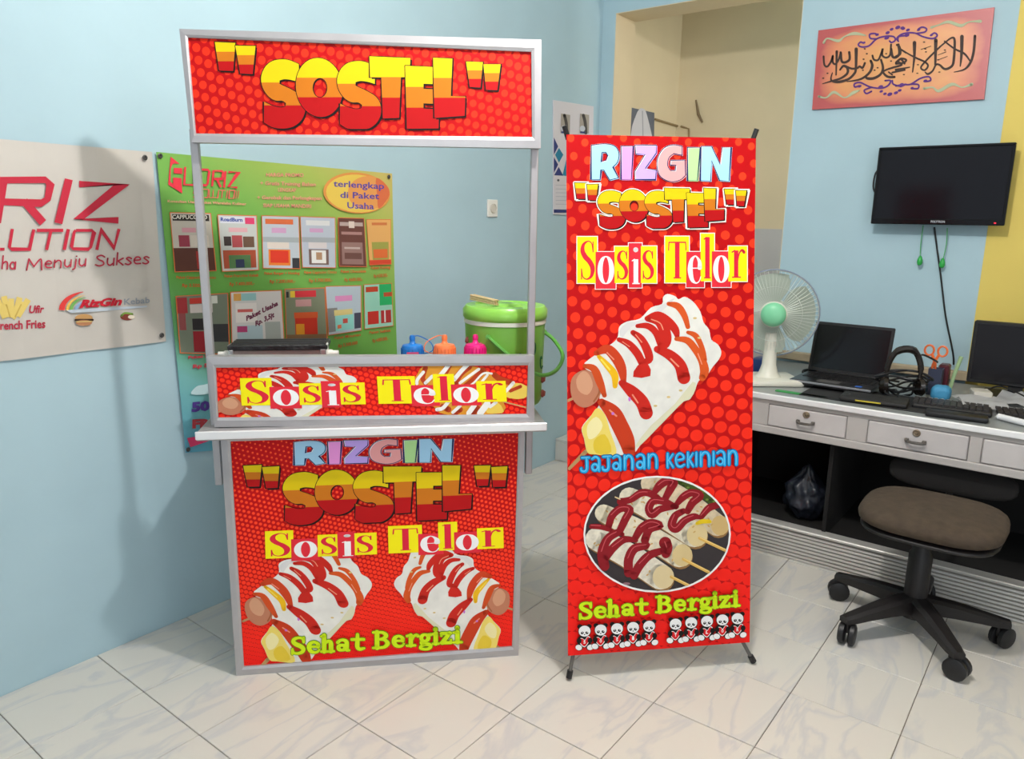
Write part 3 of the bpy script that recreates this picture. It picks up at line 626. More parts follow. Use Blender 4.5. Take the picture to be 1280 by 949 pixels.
for x_, y_, r in ((735, 225, 14), (685, 240, 11), (652, 268, 12), (645, 310, 14), (772, 228, 11), (424, 706, 10), (595, 712, 14), (670, 772, 14), (630, 768, 10), (600, 748, 10), (720, 760, 12), (752, 740, 10), (458, 350, 9), (566, 284, 10), (765, 695, 14)): p.ell(x_, y_, r*1.6, r*1.0, PU, 10, -.4)
p.T = cB
for pts, w in [([(20, 338), (8, 312), (60, 276), (150, 270), (220, 300), (300, 316), (338, 292), (316, 270), (284, 290)], 8), ([(170, 274), (236, 262), (250, 236), (215, 222), (182, 240)], 8), ([(0, 704), (60, 692), (120, 690), (200, 642), (268, 628), (284, 658), (240, 668)], 8), ([(120, 690), (182, 692), (180, 724), (128, 724)], 8)]: p.stroke(pts, w*1.75, PU)
for x_, y_, r in ((18, 225, 12), (60, 235, 11), (98, 246, 11), (90, 288, 14), (45, 700, 14), (186, 244, 10), (290, 288, 9), (240, 662, 11), (132, 720, 9), (30, 740, 10)): p.ell(x_, y_, r*1.6, r*1.0, PU, 10, -.4)
p.done('scroll_ornament', pq)
GT = C(178, 184, 150)
p.T = cA
for pts in ([(130, 350), (160, 315), (250, 335), (300, 300), (380, 275), (470, 290)], [(90, 790), (150, 800), (215, 755), (300, 800), (370, 760), (420, 740)]): p.stroke(pts, [20, 12, 24, 10, 26, 12], GT); p.done('faint_scroll', pq)
p.T = cB
for pts in ([(290, 225), (350, 205), (430, 180), (530, 210), (600, 180), (690, 175)], [(230, 725), (300, 715), (350, 745), (460, 690), (540, 715), (620, 690)]): p.stroke(pts, [20, 12, 24, 26, 10, 26], GT); p.done('faint_scroll', pq)

# television
tv = thing('television', 'black flat television mounted high on the blue and yellow wall', 'television', (3.23, -1.74, 1.54))
T0, T1, T2, T3 = [on(a, b, (3.155, 0, 0), RN) for a, b in ((1100, 184), (1271, 179), (1256, 282), (1089, 280))]
ty0, ty1, tz0, tz1 = (T1.y+T2.y)/2, (T0.y+T3.y)/2, (T2.z+T3.z)/2, (T0.z+T1.z)/2
cy_, cz_ = -1.74, 1.54
a0, a1, b0, b1 = ty0-cy_, ty1-cy_, tz0-cz_, tz1-cz_
obj('back_shell', BX(-.062, -.03, a0+.03, a1-.03, b0+.03, b1-.03, bev=.01), BLACK, tv)
bm = bmesh.new(); box(bm, -.09, -.062, a0, a1, b0, b0+.024, bev=.003); box(bm, -.09, -.062, a0, a1, b1-.011, b1, bev=.003); box(bm, -.09, -.062, a0, a0+.012, b0+.02, b1-.008, bev=.003); box(bm, -.09, -.062, a1-.012, a1, b0+.02, b1-.008, bev=.003)
obj('bezel', bm, GLOSSB, tv)
obj('screen', BX(-.084, -.064, a0+.01, a1-.01, b0+.022, b1-.009), mat('dark_screen', (22, 22, 27), .12), tv)
obj('wall_bracket', BX(-.032, -.001, -.1, .1, -.08, .08), mat('dark_steel', (50, 50, 52), .5, .6), tv)
p = Print((3.1395, 0, 0), RN, tv); p.text('POLYTRON', (1163.5, 278.3), (1181, 278.6), 2.6, C(190, 190, 196), .03); p.done('maker_mark', tv)
bm = BX(-.0915, -.0895, a0+.03, a0+.037, b0+.008, b0+.013); obj('standby_light', bm, mat('red_standby_led', (230, 30, 50), .4, emit=1.5), tv)
obj('side_cable', TB([(-.05, a1-.02, .09), (-.045, a1+.012, .06), (-.045, a1+.014, -.01), (-.05, a1-.02, -.05)], .004, 6, 5), BLACK, tv)
# cable from tv down the wall
P_ = [on(a, b, (3.222, 0, 0), RN) for a, b in ((1168, 284), (1171, 308), (1176, 345), (1182, 395), (1191, 440), (1192, 456))]
o = obj('power_cable', TB([tuple(v) for v in P_], .004, 6, 5), BLACK); tag(o, 'thin black cable running down the blue wall from the television', 'cable')
for k, (pts, nm) in enumerate((([(1154, 282), (1151, 305), (1150, 325)], 'left'), ([(1184, 285), (1183, 305), (1178, 328)], 'right'))):
    q = [on(a, b, (3.2, 0, 0), RN) for a, b in pts]
    t = thing('hanging_tassel', 'green tassel hanging below the television, %s of the black cable' % nm, 'ornament', tuple(q[-1]), 0)
    inv = q[-1]
    obj('cord', TB([tuple(v-inv) for v in q], .0022, 5, 4), mat('green_cord', (70, 160, 92), .6), t)
    bm = lathe(bmesh.new(), [(0, .02), (.006, .015), (.011, 0), (.012, -.012), (.008, -.022), (.0, -.026)], 12); obj('bead', bm, mat('green_plastic', (44, 168, 72), .35), t, True)

# ledge behind desk
ld = obj('wall_ledge', BX(3.19, 3.2295, -2.0, -1.1, .70, .74, bev=.004), mat('worn_pale_wood', (178, 160, 132), .7, noise=.15, nscale=14)); tag(ld, 'thin pale wooden ledge along the blue wall behind the desk', 'ledge')

# =================================================================== inner room
pp = thing('framed_poster', 'dark poster with a white draped shape on the cream wall seen through the doorway', 'poster', (3.75, -.004, 1.9))
sheet('poster_sheet', [(787, 134), (818, 141), (817, 240), (784, 238)], (0, -.012, 0), WN, pp, mat('slate_blue_print', (98, 106, 122), .5), .008)
p = Print((0, -.013, 0), WN, pp, T=crop(660, 0, 3.164)); p.poly([(440, 432), (455, 430), (470, 455), (500, 600), (500, 780), (395, 780), (405, 540), (425, 460)], C(216, 216, 224), 3); p.stroke([(452, 440), (456, 600)], 4, C(170, 172, 184)); p.done('draped_shape', pp)
WD = mat('brown_thin_rail', (150, 128, 92), .7)
a, b = on(819, 149, (0, -.012, 0), WN), on(850, 158.5, (0, -.012, 0), WN)
o = obj('picture_rail', TB([tuple(a), tuple(b)], .007, 6), WD); tag(o, 'thin brown rail on the cream wall beside the dark poster', 'rail')
a, b, c = on(851, 158, (4.19, 0, 0), RN), on(861, 161, (4.19, 0, 0), RN), on(861, 215, (4.19, 0, 0), RN)
o = obj('conduit_pipe', TB([tuple(a), tuple(b), tuple(c)], .007, 6), WD); tag(o, 'thin brown conduit turning down the back wall of the cream room', 'conduit')
a, b, c = on(870, 125, (4.192, 0, 0), RN), on(873, 143, (4.192, 0, 0), RN), on(878, 153, (4.192, 0, 0), RN)
o = obj('cable_stub', TB([tuple(a), tuple(b), tuple(c)], [.005, .01, .006], 6), mat('dusty_brown', (128, 110, 84), .8)); tag(o, 'short dusty cable stub sticking out of the cream back wall', 'cable')

# =================================================================== DESK
dk = thing('desk', 'long grey-white desk with drawers and a ribbed metal plinth along the right wall', 'desk', (2.40, -1.15, 0))
DX, DY = 2.40, -1.15
def d2(y): return y-DY
DPAINT = mat('worn_grey_white_paint', (186, 180, 176), .5, noise=.08, nscale=9)
TOPM = mat('grey_laminate_top', (142, 146, 146), .3, noise=.1, nscale=6)
DARK = mat('under_desk_shade_board', (17, 15, 14), .85)  # shade of the open space put into near-black board colour
obj('worktop', BX(.006, .79, -2.0, d2(-1.135)+.02, .668, .69, bev=.002), TOPM, dk)
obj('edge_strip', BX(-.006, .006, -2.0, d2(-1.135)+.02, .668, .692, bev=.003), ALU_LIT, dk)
AY0, AY1 = -2.0, d2(-1.135)+.01
obj('apron', BX(.018, .034, AY0, AY1, .528, .668), DPAINT, dk)
RIB = mat('pale_aluminium_strip', (206, 203, 198), .4, .35)
obj('lower_rail', BX(.004, .03, AY0, AY1, .526, .556, bev=.003), DPAINT, dk)
obj('upper_rail', BX(.008, .03, AY0, AY1, .65, .668, bev=.002), DPAINT, dk)
DRF = mat('drawer_front_white', (198, 192, 190), .45, noise=.06, nscale=10)
for k, (yl, yr) in enumerate(((-1.365, -1.665), (-1.745, -2.075), (-2.12, -2.44), (-2.5, -2.82))):
    dr = obj('drawer', BX(.006, .028, d2(yr), d2(yl), .560, .646, bev=.003), DRF, dk)
    m_ = d2((yl+yr)/2)
    bm = BX(-.004, .006, m_-.036, m_-.022, .592, .606, bev=.002); box(bm, -.004, .006, m_+.022, m_+.036, .592, .606, bev=.002)
    tube(bm, [(-.002, m_-.03, .598), (-.014, m_-.02, .596), (-.014, m_+.02, .596), (-.002, m_+.03, .598)], .0055, 8, 3)
    obj('handle', bm, mat('antique_pewter', (112, 106, 100), .4, .6), dr)
    bm = lathe(bmesh.new(), [(0, .006), (.004, .006), (.006, .0035), (.011, .005), (.0135, .003), (.0135, 0)], 20, Matrix.Translation((.006, m_, .629)) @ Matrix.Rotation(-PI/2, 4, 'Y'))
    lathe(bm, [(0, .008), (.003, .008), (.003, .004)], 8, Matrix.Translation((.006, m_, .629)) @ Matrix.Rotation(-PI/2, 4, 'Y'))
    obj('lock', bm, mat('tarnished_brass', (140, 124, 104), .35, .6), dr)
obj('stile', BX(.01, .03, d2(-1.742), d2(-1.668), .556, .65, bev=.002), DPAINT, dk)
obj('stile', BX(.01, .03, d2(-2.117), d2(-2.078), .556, .65, bev=.002), DPAINT, dk)
obj('stile', BX(.01, .03, d2(-1.362), d2(-1.15), .556, .65, bev=.002), DPAINT, dk)
# plinth with ribs
obj('plinth_board', BX(.026, .06, AY0, AY1, 0, .128), mat('plinth_board_grey', (150, 146, 138), .5), dk)
obj('plinth_cap', BX(.012, .07, AY0, AY1, .128, .14, bev=.003), RIB, dk)
proto = None
for k in range(8):
    z0 = .006+k*.0152
    if proto is None:
        bm = TB([(.024, AY0, 0), (.024, AY1, 0)], .0062, 8); proto = r = obj('plinth_rib', bm, RIB, dk, True)
    else: r = proto.copy(); COL.objects.link(r); r.parent = dk
    r.location = (0, 0, z0)
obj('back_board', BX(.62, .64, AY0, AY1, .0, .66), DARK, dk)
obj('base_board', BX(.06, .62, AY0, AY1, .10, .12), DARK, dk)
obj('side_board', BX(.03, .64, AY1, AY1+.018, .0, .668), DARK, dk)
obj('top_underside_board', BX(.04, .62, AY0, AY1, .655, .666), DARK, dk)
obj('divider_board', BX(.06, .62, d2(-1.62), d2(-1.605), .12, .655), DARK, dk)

# plastic bag under the desk
bm = bmesh.new(); bmesh.ops.create_icosphere(bm, subdivisions=4, radius=1)
for v in bm.verts:
    c = v.co; n_ = mathutils.noise.noise(c*2.6)*.3+abs(mathutils.noise.noise(c*6))*.16
    v.co = c*(1+n_); v.co.x *= .08; v.co.y *= .085; v.co.z *= .10
    if v.co.z > .07: v.co.x *= .5; v.co.y *= .5; v.co.z *= 1.25
    v.co.z += .10
BAG = mat('shade_darkened_plastic', (34, 38, 48), .35)  # bluish plastic, its colour darkened to paint in the shade around it
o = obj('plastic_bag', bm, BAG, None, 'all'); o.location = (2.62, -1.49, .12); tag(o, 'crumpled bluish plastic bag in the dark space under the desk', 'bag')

# =================================================================== DESK OBJECTS
ZT = .69
# fan
fx, fy = 2.63, -1.275
fan = thing('desk_fan', 'white desk fan with pale green hub at the left end of the desk', 'fan', (fx, fy, ZT), math.atan2(CAM.y-fy, CAM.x-fx)+PI/2)
FW = mat('ivory_fan_plastic', (222, 220, 206), .4)
bm = BX(-.125, .125, -.105, .105, 0, .028, bev=.012, seg=2)
bmesh.ops.transform(bm, matrix=Matrix.Rotation(.35, 4, 'Z'), verts=bm.verts); obj('base', bm, FW, fan, True)
bm = lathe(bmesh.new(), [(.055, .026), (.04, .045), (.03, .08), (.027, .17), (.026, .22), (0, .22)], 20); obj('column', bm, FW, fan, True)
Rf = Matrix.Translation((0, 0, .305)) @ Matrix.Rotation(PI/2, 4, 'X')  # local +z -> -y (towards viewer)
obj('motor', lathe(bmesh.new(), [(0, -.13), (.04, -.125), (.055, -.09), (.056, -.03), (.03, -.02), (0, -.02)], 20, Rf), FW, fan, True)
obj('neck', BX(-.022, .022, 0, .05, .2, .29, bev=.006), FW, fan)
WIRE = mat('pale_cage_wire', (206, 212, 204), .35, .2)
for nm, sgn in (('front_cage', 1), ('rear_cage', -1)):
    bm = bmesh.new()
    for k in range(64):
        a = 2*PI*k/64; ca, sa = math.cos(a), math.sin(a); pts = []
        for r, z in ((.035, .055 if sgn > 0 else -.05), (.09, .052 if sgn > 0 else -.05), (.15, .038 if sgn > 0 else -.035), (.182, .0)): pts.append(Rf @ Vector((r*ca, r*sa, z)))
        tube(bm, pts, .0009, 3, 0, cap=False)
    for r, z in ((.182, 0), (.115, .048 if sgn > 0 else -.045)):
        tube(bm, [Rf @ Vector((r*math.cos(2*PI*k/32), r*math.sin(2*PI*k/32), z)) for k in range(32)], .0032 if r > .15 else .0012, 5, 0, closed=True)
    o = obj(nm, bm, WIRE, fan, True); o['kind'] = 'stuff'
obj('rim_band', tube(bmesh.new(), [Rf @ Vector((.1845*math.cos(2*PI*k/40), .1845*math.sin(2*PI*k/40), 0)) for k in range(40)], .0035, 6, 0, closed=True), mat('blue_grey_rim', (128, 140, 158), .5), fan, True)
BL = mat('milky_blade', (206, 216, 204), .4)
for k in range(3):
    bm = bmesh.new(); rows = []
    for i in range(7):
        r = .03+.14*i/6; hw = (.84+.18*math.sin(i/6*PI)) if i < 6 else .8
        rows.append([bm.verts.new(Rf @ Vector((r*math.cos(k*2*PI/3+hw*(j/5-.5)*2), r*math.sin(k*2*PI/3+hw*(j/5-.5)*2), .022*(j/5-.5)*2*(.5+i/8)))) for j in range(6)])
    for i in range(6):
        for j in range(5): bm.faces.new((rows[i][j], rows[i][j+1], rows[i+1][j+1], rows[i+1][j]))
    bmesh.ops.solidify(bm, geom=bm.faces, thickness=.002); obj('blade', bm, BL, fan, True)
obj('hub', lathe(bmesh.new(), [(.048, .045), (.052, .066), (.047, .078), (.03, .088), (0, .092)], 24, Rf), mat('mint_green_plastic', (126, 206, 160), .35), fan, True)
obj('cage_centre', lathe(bmesh.new(), [(.05, .05), (.056, .058), (.05, .064)], 24, Rf), FW, fan, True)

# blue packet behind the fan
o = obj('blue_packet', BX(-.05, .05, -.035, .035, 0, .075, bev=.015, seg=2), mat('blue_packet_plastic', (48, 84, 160), .35), None, True); o.location = (2.80, -1.18, ZT); tag(o, 'small blue packet on the desk just left of the fan column', 'packet')

# laptop
lp = thing('laptop', 'open black laptop with dark screen, silver front edge, in the middle of the desk', 'laptop', (2.615, -1.535, ZT), math.radians(-1.5))
# local x = depth away from viewer, y = width
SIL = mat('silver_trim', (176, 178, 184), .3, .6); LBD = mat('laptop_black', (30, 29, 31), .3)
obj('base', BX(-.0, .235, -.165, .165, .008, .028, bev=.004), LBD, lp)
obj('palm_rest_edge', BX(-.003, .004, -.163, .163, .018, .026, bev=.001), SIL, lp)
obj('touchpad', BX(.02, .075, -.03, .06, .028, .0288), mat('grey_touchpad', (90, 88, 88), .4), lp)
bm = bmesh.new()
for r in range(5):
    for c_ in range(14): box(bm, .1+r*.022, .118+r*.022, -.145+c_*.0207, -.127+c_*.0207, .028, .0305)
o = obj('keyboard_keys', bm, BLACK, lp); o['kind'] = 'stuff'
obj('sticker', BX(.02, .045, -.12, -.095, .028, .0287), C(60, 110, 200), lp)
S_ = Matrix.Translation((.235, 0, .03)) @ Matrix.Rotation(math.radians(14), 4, 'Y')
obj('lid', BX(0, .008, -.165, .165, 0, .225, bev=.004, mtx=S_), LBD, lp)
obj('display', BX(-.0015, .0, -.152, .152, .018, .212, mtx=S_), mat('laptop_display', (20, 19, 22), .15), lp)
obj('hinge_bar', BX(.225, .245, -.12, .12, .02, .036, bev=.003), LBD, lp)
# mat under laptop / black pad
o = obj('mouse_pad', BX(-.13, .13, -.26, .2, 0, .004, bev=.001), mat('black_pad', (32, 32, 34), .7)); o.location = (2.60, -1.66, ZT); tag(o, 'thin black pad spreading under the laptop and mouse', 'pad')
lp.location.z = ZT+.0045
# mouse
bm = bmesh.new(); bmesh.ops.create_uvsphere(bm, u_segments=16, v_segments=10, radius=1)
for v in bm.verts: v.co = Vector((v.co.x*.036, v.co.y*.022, max(v.co.z, -.25)*.018+.0045))
o = obj('computer_mouse', bm, BLACK, None, True); mp_ = flr(1058, 496, ZT+.01); o.location = (mp_.x, mp_.y, ZT+.0045); tag(o, 'small dark mouse on the desk just right of the green strip', 'mouse')
# green strip
a, b = flr(970, 488.5, ZT), flr(1033, 498, ZT); mid = (a+b)/2; rz = math.atan2((b-a).y, (b-a).x)
o = obj('green_strip', BX(-(b-a).length/2, (b-a).length/2, -.014, .014, 0, .004, bev=.001), mat('green_strip_plastic', (48, 150, 72), .5)); o.location = (mid.x, mid.y, ZT); o.rotation_euler.z = rz; tag(o, 'flat bright green strip lying along the front edge of the desk', 'strip')
# coiled black cable left of laptop
o = obj('cable_coil', TB([(2.95+.05*math.cos(t*.7), -1.37+.04*math.sin(t*.7), ZT+.008+.004*math.sin(t)) for t in range(20)], .004, 6, 3), BLACK); tag(o, 'small black cable coil on the desk between fan and laptop', 'cable')
# headset and cable bundle
hs = thing('headset', 'glossy black headset and tangled cables between the laptop and the pen cup', 'headset', (2.72, -1.79, ZT), math.radians(25))
HB = mat('glossy_dark_brown_black', (34, 28, 24), .2)
obj('headband', TB([(.0, -.06, .06), (.01, -.062, .13), (.01, -.03, .19), (.01, .03, .185), (.005, .06, .13), (0, .062, .06)], [.008, .012, .015, .012, .008], 8, 5), HB, hs, True)
for s in (-1, 1):
    bm = lathe(bmesh.new(), [(0, .022), (.028, .018), (.038, .004), (.034, -.012), (0, -.014)], 20, Matrix.Translation((0, s*.066, .045)) @ Matrix.Rotation(s*-PI/2, 4, 'X') @ Matrix.Rotation(.2, 4, 'Y'))
    obj('ear_cup', bm, HB, hs, True)
bm = bmesh.new()
for k in range(5):
    tube(bm, [(random.uniform(-.07, .07)*math.cos(t)+.01, (.05+.014*k)*math.sin(t*1.1+k), .012+.02*k+.016*math.sin(t*2+k)) for t in [i*.6 for i in range(12)]], .0045, 6, 4)
obj('cable', bm, BLACK, hs, True)
obj('microphone', TB([(0, .066, .04), (-.05, .07, .02), (-.09, .04, .014)], [.004, .004, .008], 6, 4), BLACK, hs, True)
obj('cable', TB([(.02, -.05, .15), (.04, -.07, .17), (.06, -.12, .15), (.05, -.135, .14)], .004, 6, 5), BLACK, hs, True)
# black pouch
bm = BX(-.06, .07, -.12, .12, 0, .018, bev=.008, seg=2); o = obj('black_pouch', bm, mat('black_fabric', (30, 28, 28), .6), None, True); o.location = (2.53, -1.73, ZT+.0045); o.rotation_euler.z = .1; tag(o, 'flat black pouch with yellow trim in front of the tangled headset', 'pouch')
obj('trim', TB([(-.064, -.03, .01), (-.064, .06, .01)], .003, 6), mat('yellow_trim', (196, 176, 50), .6), o, label='thin yellow trim')
# pen cup
pc = thing('pen_cup', 'dark square pen cup on the desk holding orange scissors', 'cup', (2.86, -1.885, ZT))
bm = bmesh.new(); lathe(bm, [(0, .002), (.032, .002), (.034, .0), (.036, .11), (.033, .11), (.031, .006), (0, .006)], 4, Matrix.Rotation(PI/4, 4, 'Z')); obj('cup_body', bm, mat('dark_slate_plastic', (60, 64, 84), .4), pc)
sc_ = thing('scissors', 'orange-handled scissors standing in the dark pen cup', 'scissors', (2.855, -1.875, ZT+.03))
OR = mat('orange_plastic', (236, 112, 52), .4)
for s in (-1, 1):
    obj('handle', TB([(0, .024*s+.017*math.cos(t*PI/6), .152+.021*math.sin(t*PI/6)) for t in range(12)], .0045, 6, 0, closed=True), OR, sc_, True)
    obj('shank', TB([(0, .012*s, .135), (.002*s, -.002*s, .1), (.002*s, -.006*s, .075)], [.006, .006, .004], 6, 3), OR, sc_, True)
    obj('blade', BX(-.001+.002*s, .001+.002*s, -.006-.003*s, .006-.003*s, -.02, .08), mat('steel', (170, 172, 176), .3, .8), sc_)
# blue tape cube + green pen + red cloth
bm = BX(-.035, .035, -.035, .035, 0, .06, bev=.02, seg=3); o = obj('blue_sponge', bm, mat('bright_blue_sponge', (64, 144, 186), .6, bump=.4, nscale=60), None, True); o.location = (2.76, -1.925, ZT); tag(o, 'bright blue rounded lump in front of the pen cup', 'sponge')
o = obj('marker_pen', TB([(2.90, -1.935, ZT+.005), (2.905, -1.945, ZT+.08), (2.915, -1.96, ZT+.16)], [.007, .007, .008], 8), mat('pale_green_pen', (160, 190, 140), .4)); tag(o, 'pale green pen standing just behind the pen cup', 'pen')
bm = BX(-.03, .03, -.02, .02, 0, .12, bev=.006); o = obj('red_black_box', bm, mat('dark_maroon', (88, 34, 44), .4)); o.location = (2.93, -1.905, ZT); tag(o, 'dark maroon box standing behind the pen cup', 'box')
# monitor
mn = thing('computer_monitor', 'black desktop monitor at the right edge in front of the yellow wall', 'monitor', (2.98, -2.21, ZT))
obj('casing', BX(0, .035, -.25, .228, .048, .305, bev=.005), BLACK, mn)
obj('screen', BX(-.002, .001, -.236, .214, .064, .293), mat('monitor_screen', (26, 24, 27), .2), mn)
obj('stand_neck', BX(.01, .04, .03, .08, .01, .08), BLACK, mn)
bm = BX(-.08, .12, -.06, .17, 0, .012, bev=.004); obj('stand_base', bm, BLACK, mn)
# cream block + papers
o = obj('cream_block', BX(-.04, .04, -.03, .035, 0, .045, bev=.003), mat('cream_plastic', (206, 200, 188), .4)); o.location = (2.85, -2.055, ZT); o.rotation_euler.z = .3; tag(o, 'small cream box beneath the left corner of the monitor', 'box')
PAPER = mat('white_paper', (226, 226, 228), .7)
def paper(x, y, rz, w, h, lift, amp, seed):
    bm = bmesh.new(); g = []
    for i in range(7):
        g.append([bm.verts.new(((i/6-.5)*w, (j/6-.5)*h, lift+amp*abs(mathutils.noise.noise(Vector((i*.4+seed, j*.4, seed)))))) for j in range(7)])
    for i in range(6):
        for j in range(6): bm.faces.new((g[i][j], g[i][j+1], g[i+1][j+1], g[i+1][j]))
    bmesh.ops.solidify(bm, geom=bm.faces, thickness=.0006)
    o = obj('paper_sheet', bm, PAPER, None, True); o.location = (x, y, ZT); o.rotation_euler.z = rz; return o
tag(paper(2.74, -2.06, .35, .2, .16, .012, .04, 1.3), 'white creased paper lying behind the left keyboard', 'paper')
tag(paper(2.86, -2.20, -.2, .2, .2, .014, .05, 4.1), 'white creased paper lying below the monitor', 'paper')
# keyboards
def keyboard(c0, rz, L, Wd, label):
    t = thing('keyboard', label, 'keyboard', c0, rz, None)
    obj('case', BX(-Wd/2, Wd/2, -L/2, L/2, 0, .018, bev=.005), BLACK, t)
    bm = bmesh.new(); n = int(L/.021)
    for r in range(5):
        for k in range(n): box(bm, -Wd/2+.02+r*.022, -Wd/2+.037+r*.022, -L/2+.012+k*.021, -L/2+.029+k*.021, .018, .025)
    o = obj('keys', bm, mat('dark_grey_keys', (52, 48, 48), .4), t); o['kind'] = 'stuff'
    bm = bmesh.new()
    for k in range(n): box(bm, Wd/2-.012, Wd/2-.004, -L/2+.012+k*.021, -L/2+.024+k*.021, .0185, .0215)
    o = obj('key_legends', bm, PAPER, t); o['kind'] = 'stuff'; o['label'] = 'row of pale marks along the back edge'
    return t
keyboard((2.62, -1.985, ZT), .10, .26, .15, 'black keyboard lying crosswise just right of the headset')
keyboard((2.66, -2.31, ZT), .18, .36, .15, 'black keyboard at the right edge behind the rolled paper')
o = obj('black_remote', BX(-.03, .03, -.1, .1, 0, .022, bev=.009, seg=2), BLACK, None, True); o.location = (2.47, -2.02, ZT); o.rotation_euler.z = .12; tag(o, 'long black slab in front of the left keyboard at the desk edge', 'remote')
a, b = flr(1248, 521, ZT+.012), flr(1300, 534, ZT+.012)
bm = bmesh.new(); v = (b-a).normalized(); rot = v.to_track_quat('Z', 'Y').to_matrix().to_4x4()
lathe(bm, [(.0005, 0), (.011, 0), (.012, (b-a).length), (.0005, (b-a).length)], 16, Matrix.Translation((a.x, a.y, ZT+.013)) @ rot)
o = obj('paper_roll', bm, PAPER, None, True); tag(o, 'white rolled paper near the desk edge at the far right', 'paper')
o = obj('monitor_cable', TB([(2.9, -2.06, ZT+.03), (2.82, -2.12, ZT+.075), (2.72, -2.24, ZT+.05), (2.7, -2.3, ZT+.03)], .003, 6, 5), BLACK); tag(o, 'thin black cable crossing the white papers under the monitor', 'cable')

# =================================================================== CHAIR
cx_, cy2 = 2.118, -2.013
chair = thing('office_chair', 'brown-seated swivel chair on a five-star caster base in front of the desk', 'chair', (cx_, cy2, 0))
CB = mat('chair_black_plastic', (28, 24, 24), .5)
bm = lathe(bmesh.new(), [(0, .06), (.04, .06), (.048, .09), (.04, .125), (.03, .13), (.03, .15), (0, .15)], 20); obj('base_hub', bm, CB, chair, True)
for k in range(5):
    a = k*2*PI/5; d = Vector((math.cos(a), math.sin(a), 0)); n = Vector((-d.y, d.x, 0))
    bm = bmesh.new(); rows = []
    for r, zt, zb, hw in ((.03, .14, .085, .034), (.12, .13, .085, .03), (.2, .115, .08, .025), (.25, .105, .076, .023), (.288, .098, .074, .018)):
        rows.append([bm.verts.new(d*r+n*s*hw+Vector((0, 0, z))) for s, z in ((-1, zb), (-1, zt-.008), (-.5, zt), (.5, zt), (1, zt-.008), (1, zb))])
    for p0, p1 in zip(rows, rows[1:]):
        for j in range(6): bm.faces.new((p0[j], p0[(j+1) % 6], p1[(j+1) % 6], p1[j]))
    bm.faces.new(rows[0]); bm.faces.new(rows[-1]); bmesh.ops.recalc_face_normals(bm, faces=bm.faces)
    obj('star_leg', bm, CB, chair)
    cpos = d*.265; ang = a+.7
    M1 = Matrix.Translation((cpos.x, cpos.y, 0)) @ Matrix.Rotation(ang, 4, 'Z')
    bm = bmesh.new()
    for s in (-1, 1): lathe(bm, [(0, .0), (.028, 0), (.036, .005), (.036, .018), (.028, .022), (0, .022)], 18, M1 @ Matrix.Translation((.01, s*.005+(-.022 if s < 0 else 0), .036)) @ Matrix.Rotation(-PI/2, 4, 'X'))
    w_ = obj('caster', bm, BLACK, chair, True)
    bm = BX(-.018, .02, -.005, .005, .04, .074, bev=.003, mtx=M1); tube(bm, [M1 @ Vector((0, 0, .06)), M1 @ Vector((0, 0, .085))], .007, 8); obj('caster_fork', bm, CB, w_)
obj('gas_column', lathe(bmesh.new(), [(.037, .12), (.037, .29), (.03, .3), (.03, .38), (0, .38)], 20), CB, chair, True)
obj('seat_mechanism', BX(-.09, .1, -.06, .06, .36, .395, bev=.01), CB, chair)
SEATM = mat('worn_brown_fabric', (72, 59, 46), .9, noise=.25, nscale=35, bump=.4)
def cushion(sx, sy, sz, e=3.2, n=28, m=12):
    bm = bmesh.new(); rows = []
    for i in range(m+1):
        ph = -PI/2+PI*i/m; rows.append([])
        for k in range(n):
            th = 2*PI*k/n; c, s = math.cos(th), math.sin(th); f = lambda v, q: math.copysign(abs(v)**q, v)
            cp, sp = f(math.cos(ph), .55), f(math.sin(ph), .7)
            rows[-1].append(bm.verts.new((sx*f(c, 2/e)*cp, sy*f(s, 2/e)*cp, sz*sp)))
    for a, b in zip(rows, rows[1:]):
        for k in range(n): bm.faces.new((a[k], a[(k+1) % n], b[(k+1) % n], b[k]))
    bmesh.ops.remove_doubles(bm, verts=bm.verts, dist=1e-5); bmesh.ops.recalc_face_normals(bm, faces=bm.faces); return bm
bm = cushion(.205, .215, .036); bmesh.ops.transform(bm, matrix=Matrix.Translation((-.02, -.02, .437)), verts=bm.verts); obj('seat', bm, SEATM, chair, 'all')
bm = cushion(.195, .205, .014); bmesh.ops.transform(bm, matrix=Matrix.Translation((-.02, -.02, .398)), verts=bm.verts); obj('seat_shell', bm, CB, chair, 'all')
bm = cushion(.022, .21, .055, 4); bmesh.ops.transform(bm, matrix=Matrix.Translation((.35, -.02, .465)), verts=bm.verts); obj('backrest', bm, mat('black_backrest_fabric', (20, 17, 17), .9), chair, 'all')
obj('backrest_bar', TB([(.08, -.0, .36), (.25, -.01, .355), (.345, -.02, .38), (.35, -.02, .46)], .012, 8, 4), CB, chair, True)

